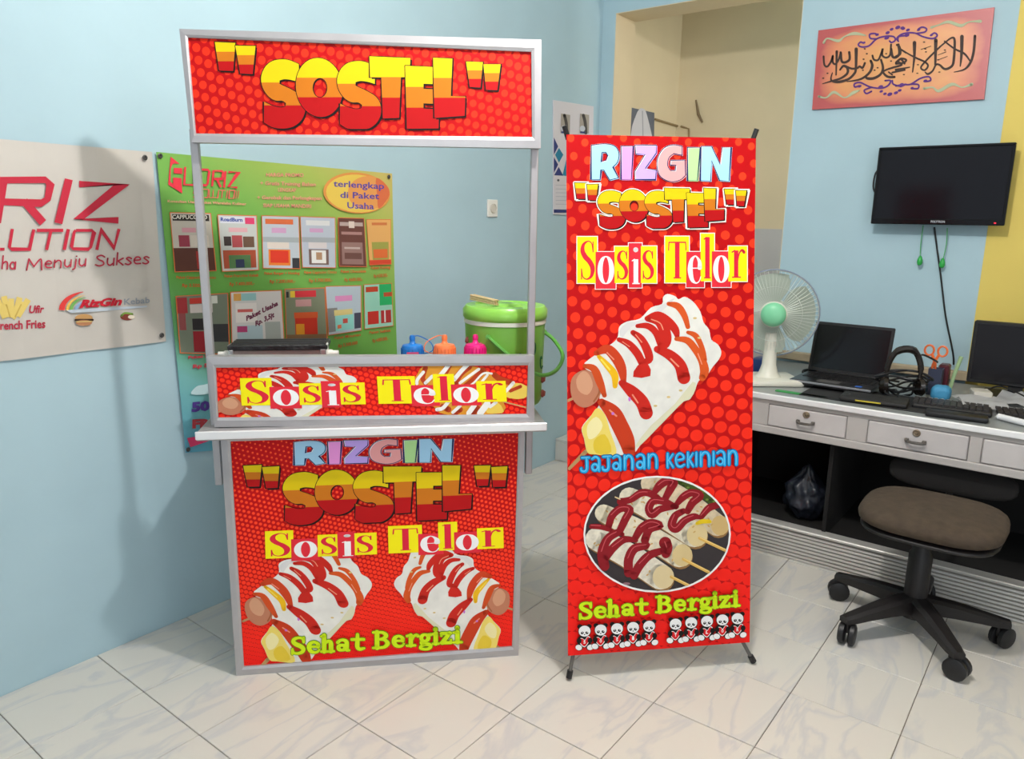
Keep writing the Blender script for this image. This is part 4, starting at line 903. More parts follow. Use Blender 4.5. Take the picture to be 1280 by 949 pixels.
# =================================================================== STALL
O = Vector((.518, -.433, 0)); RZ = math.atan2(-.694, .72)
st = thing('food_stall', 'aluminium-framed food stall with red printed panels, counter and header sign, left of the standing banner', 'stall', tuple(O), RZ)
UD, BD = Vector((math.cos(RZ), math.sin(RZ), 0)), Vector((-math.sin(RZ), math.cos(RZ), 0))
SN = -BD
def L2(px, py, w=0.):
    P = on(px, py, O+BD*w, BD); return ((P-O).dot(UD), P.z)
def frame(outer, inner, w0, w1, m, nm, parent):
    """mitred four-rail frame"""
    for k in range(4):
        a, b, c, d = outer[k], outer[(k+1) % 4], inner[(k+1) % 4], inner[k]
        bm = bmesh.new()
        # slanted profile: inner lip recessed slightly
        A = [bm.verts.new((p[0], w0, p[1])) for p in (a, b)]+[bm.verts.new((p[0], w0+.002, p[1])) for p in (c, d)]
        mid = [((a[0]*.3+d[0]*.7), (a[1]*.3+d[1]*.7)), ((b[0]*.3+c[0]*.7), (b[1]*.3+c[1]*.7))]
        M_ = [bm.verts.new((p[0], w0-.001, p[1])) for p in mid]
        Bk = [bm.verts.new((p[0], w1, p[1])) for p in (a, b, c, d)]
        for f in ((A[0], A[1], M_[1], M_[0]), (M_[0], M_[1], A[2], A[3]), tuple(Bk[::-1]), (A[0], Bk[0], Bk[1], A[1]), (A[2], Bk[2], Bk[3], A[3]), (A[1], Bk[1], Bk[2], A[2], M_[1]), (A[0], M_[0], A[3], Bk[3], Bk[0])): bm.faces.new(f)
        bmesh.ops.recalc_face_normals(bm, faces=bm.faces)
        obj(nm, bm, m, parent)
HDR_o = [(224, 36), (677, 49.5), (676, 185.5), (239, 178)]; HDR_i = [(235, 47), (664, 65), (665, 171.5), (245, 167)]
CS_o = [(258, 446), (668, 445), (668, 530), (268, 534)]; CS_i = [(270, 459.5), (660, 456.5), (658, 517.5), (273, 522)]
FP_o = [(276, 552), (656, 543), (648, 818), (295, 843)]; FP_i = [(288, 551.5), (648, 541), (640, 808), (305, 833)]
R0, R1, D0, D1 = (205, 4, 12), (255, 22, 18), (255, 74, 34), (255, 46, 26)
DM1 = dots_material('header_halftone', .0245, -.32, .36, .40, (190, 4, 10), (190, 4, 10), (250, 50, 22), (250, 50, 22), 1.12)
DM2 = dots_material('counter_halftone', .0175, -.30, .41, .41, (212, 6, 10), (212, 6, 10), (255, 52, 24), (255, 52, 24), .82)
DM3 = dots_material('front_halftone', .0138, -.30, .62, .20, (196, 4, 10), (200, 4, 12), (255, 28, 20), (255, 84, 40))
hdr = sheet('header_panel', HDR_i, O, SN, st, DM1, .02)
csp = sheet('counter_sign_panel', CS_i, O, SN, st, DM2, .02)
fpn = sheet('front_panel', FP_i, O, SN, st, DM3, .02)
def fr(px_o, px_i, w0=-.008, grow=.0):
    frame([L2(*p, w0) for p in px_o], [L2(*p, w0+.005) for p in px_i], w0, .024, ALU, 'frame_rail', st)
fr(HDR_o, HDR_i); fr(CS_o, CS_i); 
fo = [L2(*p, -.008) for p in FP_o]; fo = [(fo[0][0], .772), (fo[1][0], .772), (fo[2][0], .0), (fo[3][0], .0)]
fi = [L2(*p, -.003) for p in FP_i]
frame(fo, fi, -.008, .024, ALU, 'frame_rail', st)
obj('counter_top', BX(-.050, .941, -.052, .42, .762, .786, bev=.003), ALU, st)
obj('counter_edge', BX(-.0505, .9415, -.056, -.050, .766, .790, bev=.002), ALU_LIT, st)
for u in (-.0165, .9035):
    bm = BX(u-.0105, u+.0105, .026, .047, .603, 1.60, bev=.002); obj('upright_post', bm, ALU, st)
obj('side_panel', BX(.0, .012, .026, .41, 0, .76), ALU, st); obj('side_panel', BX(.862, .874, .026, .41, 0, .76), ALU, st)
obj('rear_rail', BX(.012, .862, .39, .41, .70, .76), ALU, st)
obj('header_backing', BX(-.015, .905, .022, .026, 1.575, 1.84), mat('grey_backing', (150, 150, 150), .6), st)

# ---- artwork shared shapes (header pixel space)
zc = crop(320, 60, 4.5714)
def zz(L_): return [zc(*q) for q in L_]
def smooth_poly(pts, n=4, lim=.8):
    N_ = len(pts); P = [Vector(q) for q in pts]
    sharp = [i for i in range(N_) if abs((P[i]-P[i-1]).angle_signed(P[(i+1) % N_]-P[i])) > lim]
    if not sharp: return [(p.x, p.y) for p in cat(P, n, True)]
    out = []
    for a, i in enumerate(sharp):
        j = sharp[(a+1) % len(sharp)]; run = [P[k % N_] for k in range(i, j+1 if j > i else j+N_+1)]
        c = cat(run, n) if len(run) > 2 else run
        out += [(p.x, p.y) for p in c[:-1]]
    return out
S1 = [(245, 92), (190, 70), (145, 65), (92, 76), (52, 110), (30, 165), (38, 225), (70, 275), (110, 300), (150, 302), (172, 316), (168, 335), (140, 340), (95, 330), (47, 308), (45, 425), (92, 452), (150, 461), (212, 450), (258, 415), (280, 365), (276, 310), (250, 268), (200, 236), (155, 215), (135, 205), (135, 186), (165, 179), (205, 184), (245, 196)]
S1 = smooth_poly(S1)
S2 = [(x+434, y+10) for x, y in S1]; S2 = [(x, min(y, 463)) for x, y in S2]
Oo = [(362+134*math.cos(a)+10*math.sin(a), 226+169*math.sin(a)) for a in [2*PI*k/36 for k in range(36)]]
Oi = [(366+42*math.cos(a), 228+56*math.sin(a)) for a in [2*PI*k/20 for k in range(20)]]
Tt = [(648, 48), (882, 58), (878, 168), (828, 168), (818, 400), (725, 403), (716, 170), (652, 168)]
Ee = [(852, 102), (1040, 110), (1040, 208), (957, 205), (957, 234), (1040, 237), (1040, 320), (957, 317), (957, 347), (1045, 350), (1043, 460), (862, 462)]
Ll = [(1012, 56), (1122, 62), (1113, 275), (1196, 278), (1192, 388), (1020, 400)]
LET = [(zz(S1), None), (zz(Oo), zz(Oi)), (zz(S2), None), (zz(Tt), None), (zz(Ee), None), (zz(Ll), None)]
qc = crop(210, 20, 2.6122)
QL = [[qc(*v) for v in q] for q in ([(153, 85), (220, 88), (213, 180), (167, 178)], [(220, 97), (286, 98), (277, 190), (236, 188)])]
QR = [[qc(*v) for v in q] for q in ([(973, 149), (1028, 151), (1020, 234), (985, 232)], [(1030, 158), (1086, 158), (1075, 243), (1038, 241)])]
YEL, ORG, CRM, INKB = C(228, 200, 0), C(206, 118, 18), C(184, 2, 8), C(22, 8, 6)
def big_letters(pr, items, T, white=False, k=1.):
    pr.T = T
    if white:
        for o_, i_ in items: pr.stroke(o_+[o_[0]], 5.2*k, C(250, 246, 236), smooth=0); pr.stroke([(x+1.6*k, y+1.6*k) for x, y in o_+[o_[0]]], 4.5*k, C(250, 246, 236), smooth=0)
    for o_, i_ in items:
        sh = [(x+2.1*k, y+2.1*k) for x, y in o_]
        if i_: pr.ring(sh, [(x+1.7*k, y+1.4*k) for x, y in i_], INKB)
        else: pr.poly(sh, INKB)
        pr.stroke(o_+[o_[0]], 1.9*k, INKB, smooth=0)
        if i_: pr.stroke(i_+[i_[0]], 1.9*k, INKB, smooth=0)
        ys = [y for x, y in o_]; y0, y1 = min(ys), max(ys); a, b = y0+(y1-y0)*.335, y0+(y1-y0)*.665
        # slice into three bands in source space
        tr = tessellate_polygon([[Vector((*q, 0)) for q in o_]]+([[Vector((*q, 0)) for q in i_]] if i_ else [])); al = list(o_)+(list(i_) if i_ else [])
        def half(pl, s, c):
            q = []
            for n_ in range(len(pl)):
                p_, r_ = pl[n_], pl[(n_+1) % len(pl)]; dp, dr = s*(p_[1]-c), s*(r_[1]-c)
                if dp >= 0: q.append(p_)
                if (dp >= 0) != (dr >= 0): t = dp/(dp-dr); q.append((p_[0]+(r_[0]-p_[0])*t, p_[1]+(r_[1]-p_[1])*t))
            return q
        for m_, lo, hi in ((YEL, -1e9, a), (ORG, a, b), (CRM, b, 1e9)):
            out = []
            for t in tr:
                q = half(half([al[n_] for n_ in t], 1, lo), -1, hi)
                if len(q) >= 3: out.append(q)
            pr.emit(out, m_)
I_ = lambda x, y: (x, y)
PB = O+SN*.0012
ph = Print(PB, SN, st)
def sub(pr, nm, par, label=None): return pr.done(nm, par, label)
for q in QL+QR: big_letters(ph, [(q, None)], I_, k=1.); sub(ph, 'quotation_mark', hdr)
big_letters(ph, LET, I_); sub(ph, 'lettering', hdr)

# RIZGIN letters in X-banner pixel space
c8 = crop(685, 110, 5.269); c6 = crop(680, 150, 3.796)
RZ_L = [([c8(*v) for v in [(285, 378), (365, 368), (430, 378), (460, 408), (467, 450), (455, 492), (428, 520), (463, 592), (405, 607), (366, 540), (350, 540), (342, 605), (282, 603)]], [c8(*v) for v in [(355, 425), (380, 424), (393, 445), (382, 476), (351, 486)]], (168, 216, 246)),
        ([c8(*v) for v in [(480, 383), (562, 383), (548, 603), (480, 603)]], None, (250, 160, 232)),
        ([c8(*v) for v in [(572, 375), (713, 377), (712, 430), (640, 530), (712, 540), (708, 605), (572, 603), (570, 550), (638, 438), (577, 435)]], None, (200, 170, 246)),
        ([c6(*v) for v in [(655, 125), (612, 118), (568, 134), (540, 178), (536, 225), (553, 270), (600, 293), (645, 285), (672, 262), (668, 190), (600, 192), (598, 214), (625, 215), (622, 240), (600, 240), (586, 215), (592, 180), (615, 160), (655, 168)]], None, (244, 168, 168)),
        ([c6(*v) for v in [(680, 130), (742, 130), (727, 288), (680, 288)]], None, (184, 232, 156)),
        ([c6(*v) for v in [(745, 125), (795, 125), (835, 210), (845, 130), (888, 130), (878, 290), (832, 288), (795, 195), (790, 290), (740, 288)]], None, (168, 216, 246))]
RZ_L = [(smooth_poly(a) if len(a) > 12 else a, smooth_poly(b) if b else None, c) for a, b, c in RZ_L]
def rizgin(pr, T, k=1.):
    pr.T = T
    WHT = C(250, 248, 250)
    for o_, i_, c in RZ_L:
        pr.stroke(o_+[o_[0]], 1.3*k, WHT, smooth=0)
        (pr.ring(o_, i_, WHT) if i_ else pr.poly(o_, WHT))
    for o_, i_, c in RZ_L:
        s = [(x+1.1*k, y+.9*k) for x, y in o_]; m_ = C(*c)
        if i_: pr.ring(s, [(x+1.1*k, y+.9*k) for x, y in i_], m_)
        else: pr.poly(s, m_)
        pr.stroke(o_+[o_[0]], 1.05*k, C(20, 36, 92), smooth=0)
        if i_: pr.stroke(i_+[i_[0]], 1.05*k, C(20, 36, 92), smooth=0)

# Sosis Telor ransom boxes (space of crop(710,220,5.565))
YB, RB = C(255, 240, 10), C(232, 44, 60)
BOXES = [('S', 62, 422, 202, 745, 1, (85, 450, 184, 722), 1.), ('o', 190, 528, 330, 785, 0, (205, 552, 318, 757), .68), ('s', 322, 490, 425, 745, 1, (338, 518, 418, 720), .68), ('i', 420, 467, 512, 777, 0, (440, 492, 500, 752), .98), ('s', 505, 488, 615, 745, 1, (515, 516, 598, 718), .68),
         ('T', 672, 420, 840, 742, 1, (693, 452, 822, 712), 1.), ('e', 820, 527, 945, 775, 0, (830, 550, 930, 750), .68), ('l', 920, 400, 1015, 732, 1, (940, 425, 994, 712), 1.), ('o', 998, 524, 1130, 773, 0, (1008, 548, 1118, 747), .68), ('r', 1112, 488, 1243, 733, 1, (1134, 512, 1226, 708), .66)]
def ransom(pr, T, wk, border=True):
    pr.T = T
    if border:
        for ch, x0, y0, x1, y1, yl, g, fu in BOXES: pr.poly([(x0-5, y0-5), (x1+5, y0-5), (x1+5, y1+5), (x0-5, y1+5)], C(250, 248, 244))
    for ch, x0, y0, x1, y1, yl, g, fu in BOXES: pr.poly([(x0, y0), (x1, y0), (x1, y1), (x0, y1)], YB if yl else RB)
    for ch, x0, y0, x1, y1, yl, g, fu in BOXES:
        pr.T = T
        glyph(pr, SERIF, ch, gbox(SERIF, ch, *g, fu), C(226, 34, 62) if yl else C(252, 250, 250), wk)
# Sehat Bergizi (space of crop(690,560,3.163))
SB = [('S', 103, 157), ('e', 160, 213), ('h', 213, 264), ('a', 268, 322), ('t', 325, 378), ('B', 405, 470), ('e', 475, 526), ('r', 530, 577), ('g', 577, 626), ('i', 626, 652), ('z', 655, 700), ('i', 702, 738)]
def sehat(pr, T):
    pr.T = T
    for ps in (0, 1):
        for ch, x0, x1 in SB:
            yb = 671-(x0-103)*.0845
            f = (lambda x0, x1, yb, ch: (lambda u, v: (x0+2+(x1-x0-2)*u/SERIF[ch][0], yb-62*v-(u*3.5))))(x0, x1, yb, ch)
            glyph(pr, SERIF, ch, f, C(92, 150, 20) if ps == 0 else C(216, 244, 20), 62, .20 if ps == 0 else .125)

# sausage picture (space of crop(690,340,3.652))
EGG, KET, KE2 = mat('egg_white_print', (240, 238, 230), .5, noise=.10, nscale=22), C(206, 36, 24), C(222, 88, 30)
def sausage(pr, T):
    pr.T = T
    pr.stroke([(60, 592), (108, 570)], 12, C(196, 150, 104)); pr.stroke([(78, 896), (152, 820)], [14, 20], C(190, 150, 100))
    pr.poly([(505, 115), (525, 100), (560, 110), (576, 124), (604, 113), (642, 135), (675, 180), (690, 230), (715, 262), (725, 308), (755, 330), (771, 365), (760, 398), (732, 432), (700, 480), (668, 496), (650, 540), (628, 580), (600, 590), (540, 650), (470, 722), (430, 762), (400, 792), (370, 826), (300, 836), (200, 832), (160, 822), (145, 760), (134, 710), (170, 662), (205, 620), (215, 590), (210, 480), (140, 430), (200, 375), (280, 320), (300, 290), (305, 250), (340, 226), (400, 212), (450, 162), (500, 146)], EGG, 3)
    pr.poly([(640, 500), (560, 600), (450, 700), (380, 790), (400, 792), (470, 722), (540, 650), (600, 590), (628, 580), (655, 530)], C(226, 222, 190), 2)
    pr.poly([(420, 215), (500, 150), (560, 118), (520, 160), (440, 225), (360, 250), (320, 300), (306, 270), (342, 230)], C(224, 222, 220), 2)
    pr.poly([(92, 480), (150, 446), (205, 480), (224, 540), (200, 592), (150, 618), (108, 600), (84, 550)], C(196, 128, 98), 4); pr.poly([(140, 452), (170, 470), (185, 520), (160, 560), (120, 540), (110, 490)], C(216, 160, 126), 3); pr.stroke([(205, 500), (215, 545), (190, 590)], 8, C(168, 96, 60))
    pr.poly([(136, 712), (172, 662), (205, 620), (240, 650), (262, 720), (292, 832), (200, 832), (160, 822), (146, 760)], C(244, 220, 110), 4)
    pr.poly([(160, 700), (200, 660), (230, 700), (200, 750), (165, 760)], C(250, 238, 176), 3); pr.poly([(190, 770), (240, 740), (270, 820), (200, 826)], C(236, 204, 60), 3)
    pr.stroke([(212, 385), (250, 425), (284, 470), (286, 520)], [18, 30, 34, 22], C(246, 190, 20)); pr.stroke([(224, 400), (262, 445)], 8, C(252, 226, 90))
    for pts, w, m_ in [([(530, 145), (572, 156), (602, 198), (618, 250)], [14, 24, 22, 16], KE2), ([(432, 212), (480, 196), (525, 222), (560, 262), (570, 296)], [18, 26, 30, 28, 16], KET), ([(436, 214), (485, 224), (512, 268), (516, 320), (490, 352)], [20, 34, 40, 38, 20], KET),
                       ([(388, 246), (435, 246), (472, 276), (492, 332)], [14, 22, 24, 20], KET), ([(368, 276), (402, 302), (430, 350), (442, 396), (420, 410)], [18, 26, 30, 28, 20], KET), ([(304, 308), (348, 328), (388, 372), (412, 420)], [16, 26, 28, 26], KET),
                       ([(565, 305), (615, 312), (652, 352), (682, 402), (694, 450), (684, 482)], [14, 24, 26, 28, 32, 24], KE2), ([(618, 275), (655, 292), (684, 350), (698, 400)], [12, 20, 18, 12], KE2),
                       ([(200, 370), (250, 352), (292, 392), (316, 442), (326, 500)], [18, 34, 38, 34, 18], C(210, 66, 26)), ([(148, 428), (190, 442), (216, 500), (238, 562)], [14, 26, 28, 16], C(214, 80, 30)),
                       ([(225, 595), (275, 640), (308, 700), (338, 765), (350, 815)], [28, 54, 58, 56, 44], C(206, 60, 24))]:
        pr.stroke(pts, [x*1.3 for x in w], m_)
    for pts, w in [([(478, 352), (535, 378), (582, 424), (600, 482)], [26, 40, 46, 50]), ([(316, 506), (362, 544), (408, 592), (428, 642)], [24, 46, 52, 52])]: pr.stroke(pts, [x*1.18 for x in w], KET)
    pr.poly([(390, 425), (436, 418), (447, 474), (368, 478)], KET, 2)
    HI = C(240, 150, 120)
    for pts, w in [([(452, 216), (490, 232), (505, 262)], 5), ([(380, 286), (408, 320)], 5), ([(540, 396), (575, 430)], 7), ([(366, 560), (390, 596)], 7), ([(250, 368), (280, 398)], 6), ([(320, 318), (352, 340)], 4), ([(664, 372), (682, 420)], 5), ([(262, 630), (292, 656)], 8)]: pr.stroke(pts, w, HI)
    pr.ell(352, 580, 6, 10, C(206, 120, 210), 8); pr.ell(276, 645, 7, 7, C(206, 120, 210), 8)
    for x_, y_ in ((585, 540), (530, 570), (470, 610), (650, 210), (670, 300)): pr.ell(x_, y_, 9, 5, C(222, 196, 130), 8)

# --- front panel of stall
bz = crop(290, 540, 3.5556)
xz = crop(710, 220, 5.565)
pf = Print(PB, SN, st)
# RIZGIN : X-banner px -> stall px
rizgin(pf, aff3([c8(285, 378), c8(282, 603), c6(888, 130)], [bz(275, 45), bz(276, 148), bz(983, 30)]), 1.); sub(pf, 'lettering', fpn)
A2 = aff3([zc(45, 425), zc(1012, 56), zc(1192, 388)], [bz(235, 395), bz(935, 148), bz(1062, 340)])
pf.T = I_
qb = [[bz(*v) for v in q] for q in ([(50, 150), (132, 146), (122, 242), (70, 243)], [(134, 156), (211, 152), (203, 248), (152, 250)], [(1076, 150), (1149, 148), (1137, 238), (1090, 240)], [(1152, 156), (1224, 152), (1214, 243), (1160, 244)])]
for q in qb: big_letters(pf, [(q, None)], I_); sub(pf, 'quotation_mark', fpn)
big_letters(pf, LET, A2); sub(pf, 'lettering', fpn)
A3 = aff3([(62, 422), (62, 745), (1243, 488)], [bz(147, 440), bz(150, 562), bz(1205, 422)])
vs_ = 62/270.
sz_ = crop(690, 340, 3.652)
cf = crop(270, 530, 2.966)
def clip_quad(pr, q):
    cx = sum(a for a, b in q)/len(q); cy = sum(b for a, b in q)/len(q); pr.clips = []
    for i in range(len(q)):
        (x0, y0), (x1, y1) = q[i], q[(i+1) % len(q)]; a, b = -(y1-y0), (x1-x0); c = -(a*x0+b*y0)
        if a*cx+b*cy+c < 0: a, b, c = -a, -b, -c
        pr.clips.append((a, b, c))
clip_quad(pf, FP_i)
TL = aff3([(84, 550), (771, 365), (300, 836)], [cf(112, 705), cf(578, 590), cf(300, 882)])
TR = aff3([(84, 550), (771, 365), (300, 836)], [cf(1088, 665), cf(660, 590), cf(950, 842)])
sausage(pf, TL); sub(pf, 'sausage_picture', fpn); sausage(pf, TR); sub(pf, 'sausage_picture', fpn)
pf.clips = []
ransom(pf, A3, 230, False); sub(pf, 'lettering', fpn)
sehat(pf, aff3([(103, 671), (738, 618), (103, 609)], [cf(278, 850), cf(912, 806), cf(278, 790)])); sub(pf, 'lettering', fpn)

# --- counter sign
pcn = Print(PB, SN, st); clip_quad(pcn, CS_i)
k1, k2 = crop(260, 440, 5.818), crop(460, 440, 5.565)
TC = aff3([(110, 470), (445, 650), (771, 350)], [k1(102, 350), k1(628, 452), k1(1080, 190)])
sausage(pcn, TC); sub(pcn, 'sausage_picture', csp)
pcn.T = k2
pcn.poly([(325, 190), (345, 150), (400, 90), (600, 84), (780, 110), (900, 170), (1010, 215), (1110, 240), (1110, 306), (1040, 328), (975, 300), (940, 345), (935, 425), (560, 440), (480, 400), (440, 360), (340, 225)], C(222, 150, 44), 2)
pcn.poly([(940, 300), (1010, 215), (1110, 240), (1110, 306), (1040, 328)], C(238, 206, 90), 2); pcn.poly([(820, 380), (900, 350), (940, 400), (930, 425), (830, 425)], C(238, 206, 90), 2)
for pts, w in [([(400, 110), (380, 180), (400, 215)], 34), ([(560, 90), (540, 130), (480, 230)], 48), ([(700, 100), (640, 150), (600, 220)], 50), ([(800, 130), (730, 200), (680, 240)], 46), ([(880, 160), (920, 190), (1000, 215)], 40), ([(990, 270), (1060, 240)], 24), ([(560, 400), (520, 380)], 40), ([(640, 400), (600, 425)], 40), ([(760, 395), (720, 425)], 46), ([(840, 370), (880, 350)], 30)]:
    pcn.stroke(pts, w, C(186, 62, 22))
for pts, w in [([(385, 140), (345, 190), (340, 220)], 22), ([(560, 90), (530, 130), (500, 165)], 30), ([(445, 170), (400, 215)], 24), ([(690, 90), (650, 130), (600, 190)], 30), ([(770, 120), (700, 170), (640, 215)], 20), ([(860, 150), (800, 150), (740, 210), (700, 240)], 14), ([(830, 160), (780, 220)], 18), ([(1010, 215), (960, 270), (930, 290)], 24), ([(560, 345), (520, 390), (480, 400)], 26), ([(640, 375), (590, 420)], 22), ([(740, 370), (700, 425)], 34), ([(830, 360), (780, 425)], 44), ([(890, 350), (850, 380)], 22)]:
    pcn.stroke(pts, w, C(246, 244, 238))
pcn.stroke([(940, 345), (1110, 388)], 9, C(206, 170, 110)); sub(pcn, 'egg_roll_picture', csp)
pcn.clips = []
A4 = aff3([(62, 422), (62, 745), (1243, 488)], [(300, 472.7), (302.2, 507), (631.8, 476)])
ransom(pcn, A4, 230, False); sub(pcn, 'lettering', csp)

# =================================================================== X BANNER
a_, b_ = flr(711, 850), flr(942, 830); xd = (b_-a_).normalized(); xn = Vector((-xd.y, xd.x, 0)); XO = a_.copy()
if (CAM-XO).dot(xn) < 0: xn = -xn
xb = thing('standing_banner', 'tall red X-stand banner with egg-sausage pictures, between the stall and the desk', 'banner', tuple(a_.lerp(b_, .5)-Vector((0, 0, 0))), math.atan2(xd.y, xd.x))
XB_q = [(708, 168), (945, 173), (937, 803), (710, 820)]
DMX = dots_material('banner_halftone', .039, -.27, .60, .24, (208, 6, 12), (186, 2, 8), (255, 26, 22), (250, 62, 26), 1.05)
# more vivid bigger dots low down
bs = sheet('banner_sheet', XB_q, XO, xn, xb, DMX, .0012)
px = Print(XO+xn*.0006, xn, xb)
rizgin(px, I_, 1.); px.done('lettering', bs)
A5 = aff3([zc(45, 425), zc(1012, 56), zc(1192, 388)], [xz(220, 345), xz(942, 85), xz(1082, 305)])
qx = [[xz(*v) for v in q] for q in ([(45, 48), (127, 50), (117, 160), (62, 158)], [(130, 60), (208, 58), (195, 170), (142, 168)], [(1085, 92), (1162, 92), (1150, 200), (1103, 198)], [(1165, 102), (1240, 102), (1222, 210), (1175, 208)])]
for q in qx: big_letters(px, [(q, None)], I_, True, .8); px.done('quotation_mark', bs)
big_letters(px, LET, A5, True, 1.15); px.done('lettering', bs)
ransom(px, xz, 230, True); px.done('lettering', bs)
clip_quad(px, XB_q)
sausage(px, sz_); px.done('sausage_picture', bs); px.clips = []
# jajanan kekinian
jz = crop(710, 560, 5.818)
JK = [('J', 88, 158), ('a', 162, 238), ('J', 243, 315), ('a', 315, 392), ('n', 398, 482), ('a', 488, 566), ('n', 572, 657), ('k', 712, 770), ('e', 772, 853), ('k', 860, 915), ('i', 918, 942), ('n', 950, 1040), ('i', 1042, 1066), ('a', 1070, 1148), ('n', 1155, 1235)]
px.T = jz
for ps in (0, 1, 2):
    for ch, x0, x1 in JK:
        yb = 176-(x0-88)*.055 if x0 < 700 else 145-(x0-712)*.045
        f = (lambda x0, x1, yb, ch: (lambda u, v: (x0+(x1-x0)*u/ROUND[ch][0], yb-112*v)))(x0, x1, yb, ch)
        if ps < 2: glyph(px, ROUND, ch, f, C(16, 90, 150) if ps == 0 else C(30, 176, 240), 104, .1 if ps == 0 else .0)
        else: glyph(px, ROUND, ch, (lambda f: lambda u, v: (lambda q: (q[0]-3, q[1]-3))(f(u, v)))(f), C(120, 214, 250), 26)
px.done('lettering', bs)
# oval picture
oz = crop(720, 590, 5.93); px.T = oz
px.ell(597, 457, 545, 432, C(250, 248, 246), 40); ov = [(597+532*math.cos(2*PI*k/36), 457+418*math.sin(2*PI*k/36)) for k in range(36)]
clip_quad(px, [oz(*q) for q in ov]); px.T = oz
px.poly([(0, 0), (1200, 0), (1200, 949), (0, 949)], C(58, 52, 54))
px.stroke([(760, 70), (850, 100), (940, 150), (1010, 200), (1100, 230)], [50, 70, 80, 80, 60], C(66, 84, 30))
for k in range(26): px.ell(random.uniform(770, 1050), random.uniform(60, 220), 12, 8, C(110, 136, 52) if k % 2 else C(40, 56, 20), 8)
RA, RB_, RC = C(238, 226, 200), C(226, 204, 164), C(208, 168, 110)
rolls = [([(560, 80), (800, 210), (1040, 390)], [170, 165, 160], (226, 206, 172)), ([(390, 185), (620, 300), (870, 460)], [150, 180, 185], (238, 228, 202)), ([(200, 300), (460, 430), (760, 610)], [130, 165, 180], (236, 224, 196)), ([(150, 490), (380, 610), (620, 770)], [170, 185, 190], (240, 232, 212))]
sauces = [[([(565, 165), (610, 100), (660, 66), (720, 70), (700, 110), (655, 195)], [30, 50, 52, 50, 52, 40]), ([(735, 240), (790, 180), (850, 150), (915, 170), (860, 220), (822, 285)], [30, 46, 46, 50, 50, 40]), ([(925, 325), (980, 262), (1060, 236)], [34, 44, 36])],
          [([(325, 215), (400, 200), (470, 155), (530, 150), (600, 190)], [44, 40, 46, 44, 40]), ([(735, 255), (650, 215), (570, 210), (535, 265), (560, 310), (620, 270), (740, 250)], [30, 44, 46, 50, 50, 44, 30]), ([(790, 285), (730, 320), (705, 390), (740, 415), (800, 355), (870, 325), (915, 335)], [36, 46, 54, 50, 46, 40, 20])],
          [([(235, 405), (262, 320), (325, 266), (395, 272), (360, 345), (320, 430)], [40, 46, 46, 46, 48, 44]), ([(430, 490), (480, 410), (550, 372), (620, 392), (540, 420), (505, 500)], [40, 50, 50, 44, 48, 50])],
          [([(110, 398), (180, 402), (262, 430)], [30, 32, 22]), ([(205, 690), (190, 590), (230, 490), (300, 445), (340, 455)], [62, 60, 52, 46, 24]), ([(205, 640), (270, 555), (350, 495), (440, 500)], [50, 50, 44, 26]), ([(385, 740), (385, 640), (430, 560), (520, 540), (500, 520)], [56, 56, 54, 40, 30]), ([(425, 760), (470, 680), (540, 610), (640, 575)], [50, 54, 50, 40]), ([(655, 520), (670, 560), (660, 600)], [76, 64, 54])]]
for (pts, w, c), sa, sticks in zip(rolls, sauces, (None, [(910, 485), (1100, 575)], [(790, 640), (975, 735)], [(700, 770), (830, 835)])):
    px.stroke([(x+10, y+16) for x, y in pts], w, C(150, 112, 66)); px.stroke(pts, w, mat('roll_print_%d' % int(pts[0][0]), c, .55, noise=.22, nscale=60))
    e = pts[-1]; px.ell(e[0]+22, e[1]+2, w[-1]*.42, w[-1]*.46, C(*[min(255, v+4) for v in (c[0]-18, c[1]-30, c[2]-56)]), 16)
    for k in range(14):
        t = random.random(); s_ = random.uniform(-.35, .35); x_ = pts[0][0]+(pts[-1][0]-pts[0][0])*t-s_*90; y_ = pts[0][1]+(pts[-1][1]-pts[0][1])*t+s_*150
        px.ell(x_, y_, 12, 6, C(206, 168, 104), 7, random.random()*3)
    for s_, ww in sa: px.stroke(s_, [q_*1.22 for q_ in ww], C(146, 20, 32))
    for s_, ww in sa: px.stroke([(x-7, y-8) for x, y in s_[1:-1]] if len(s_) > 3 else [(s_[0][0]-4, s_[0][1]-10), (s_[1][0]-4, s_[1][1]-10)], 6, C(206, 84, 92))
    if sticks: px.stroke(sticks, 22, C(226, 182, 92)); px.stroke([(x+2, y-5) for x, y in sticks], 6, C(244, 214, 140))
px.stroke([(890, 375), (935, 360), (985, 362)], [24, 34, 26], C(238, 204, 32)); px.stroke([(285, 180), (320, 195)], 10, C(226, 200, 150)); px.ell(370, 820, 26, 10, C(150, 110, 120))
px.clips = []; px.done('oval_picture', bs)
sehat(px, crop(690, 560, 3.163)); px.done('lettering', bs)
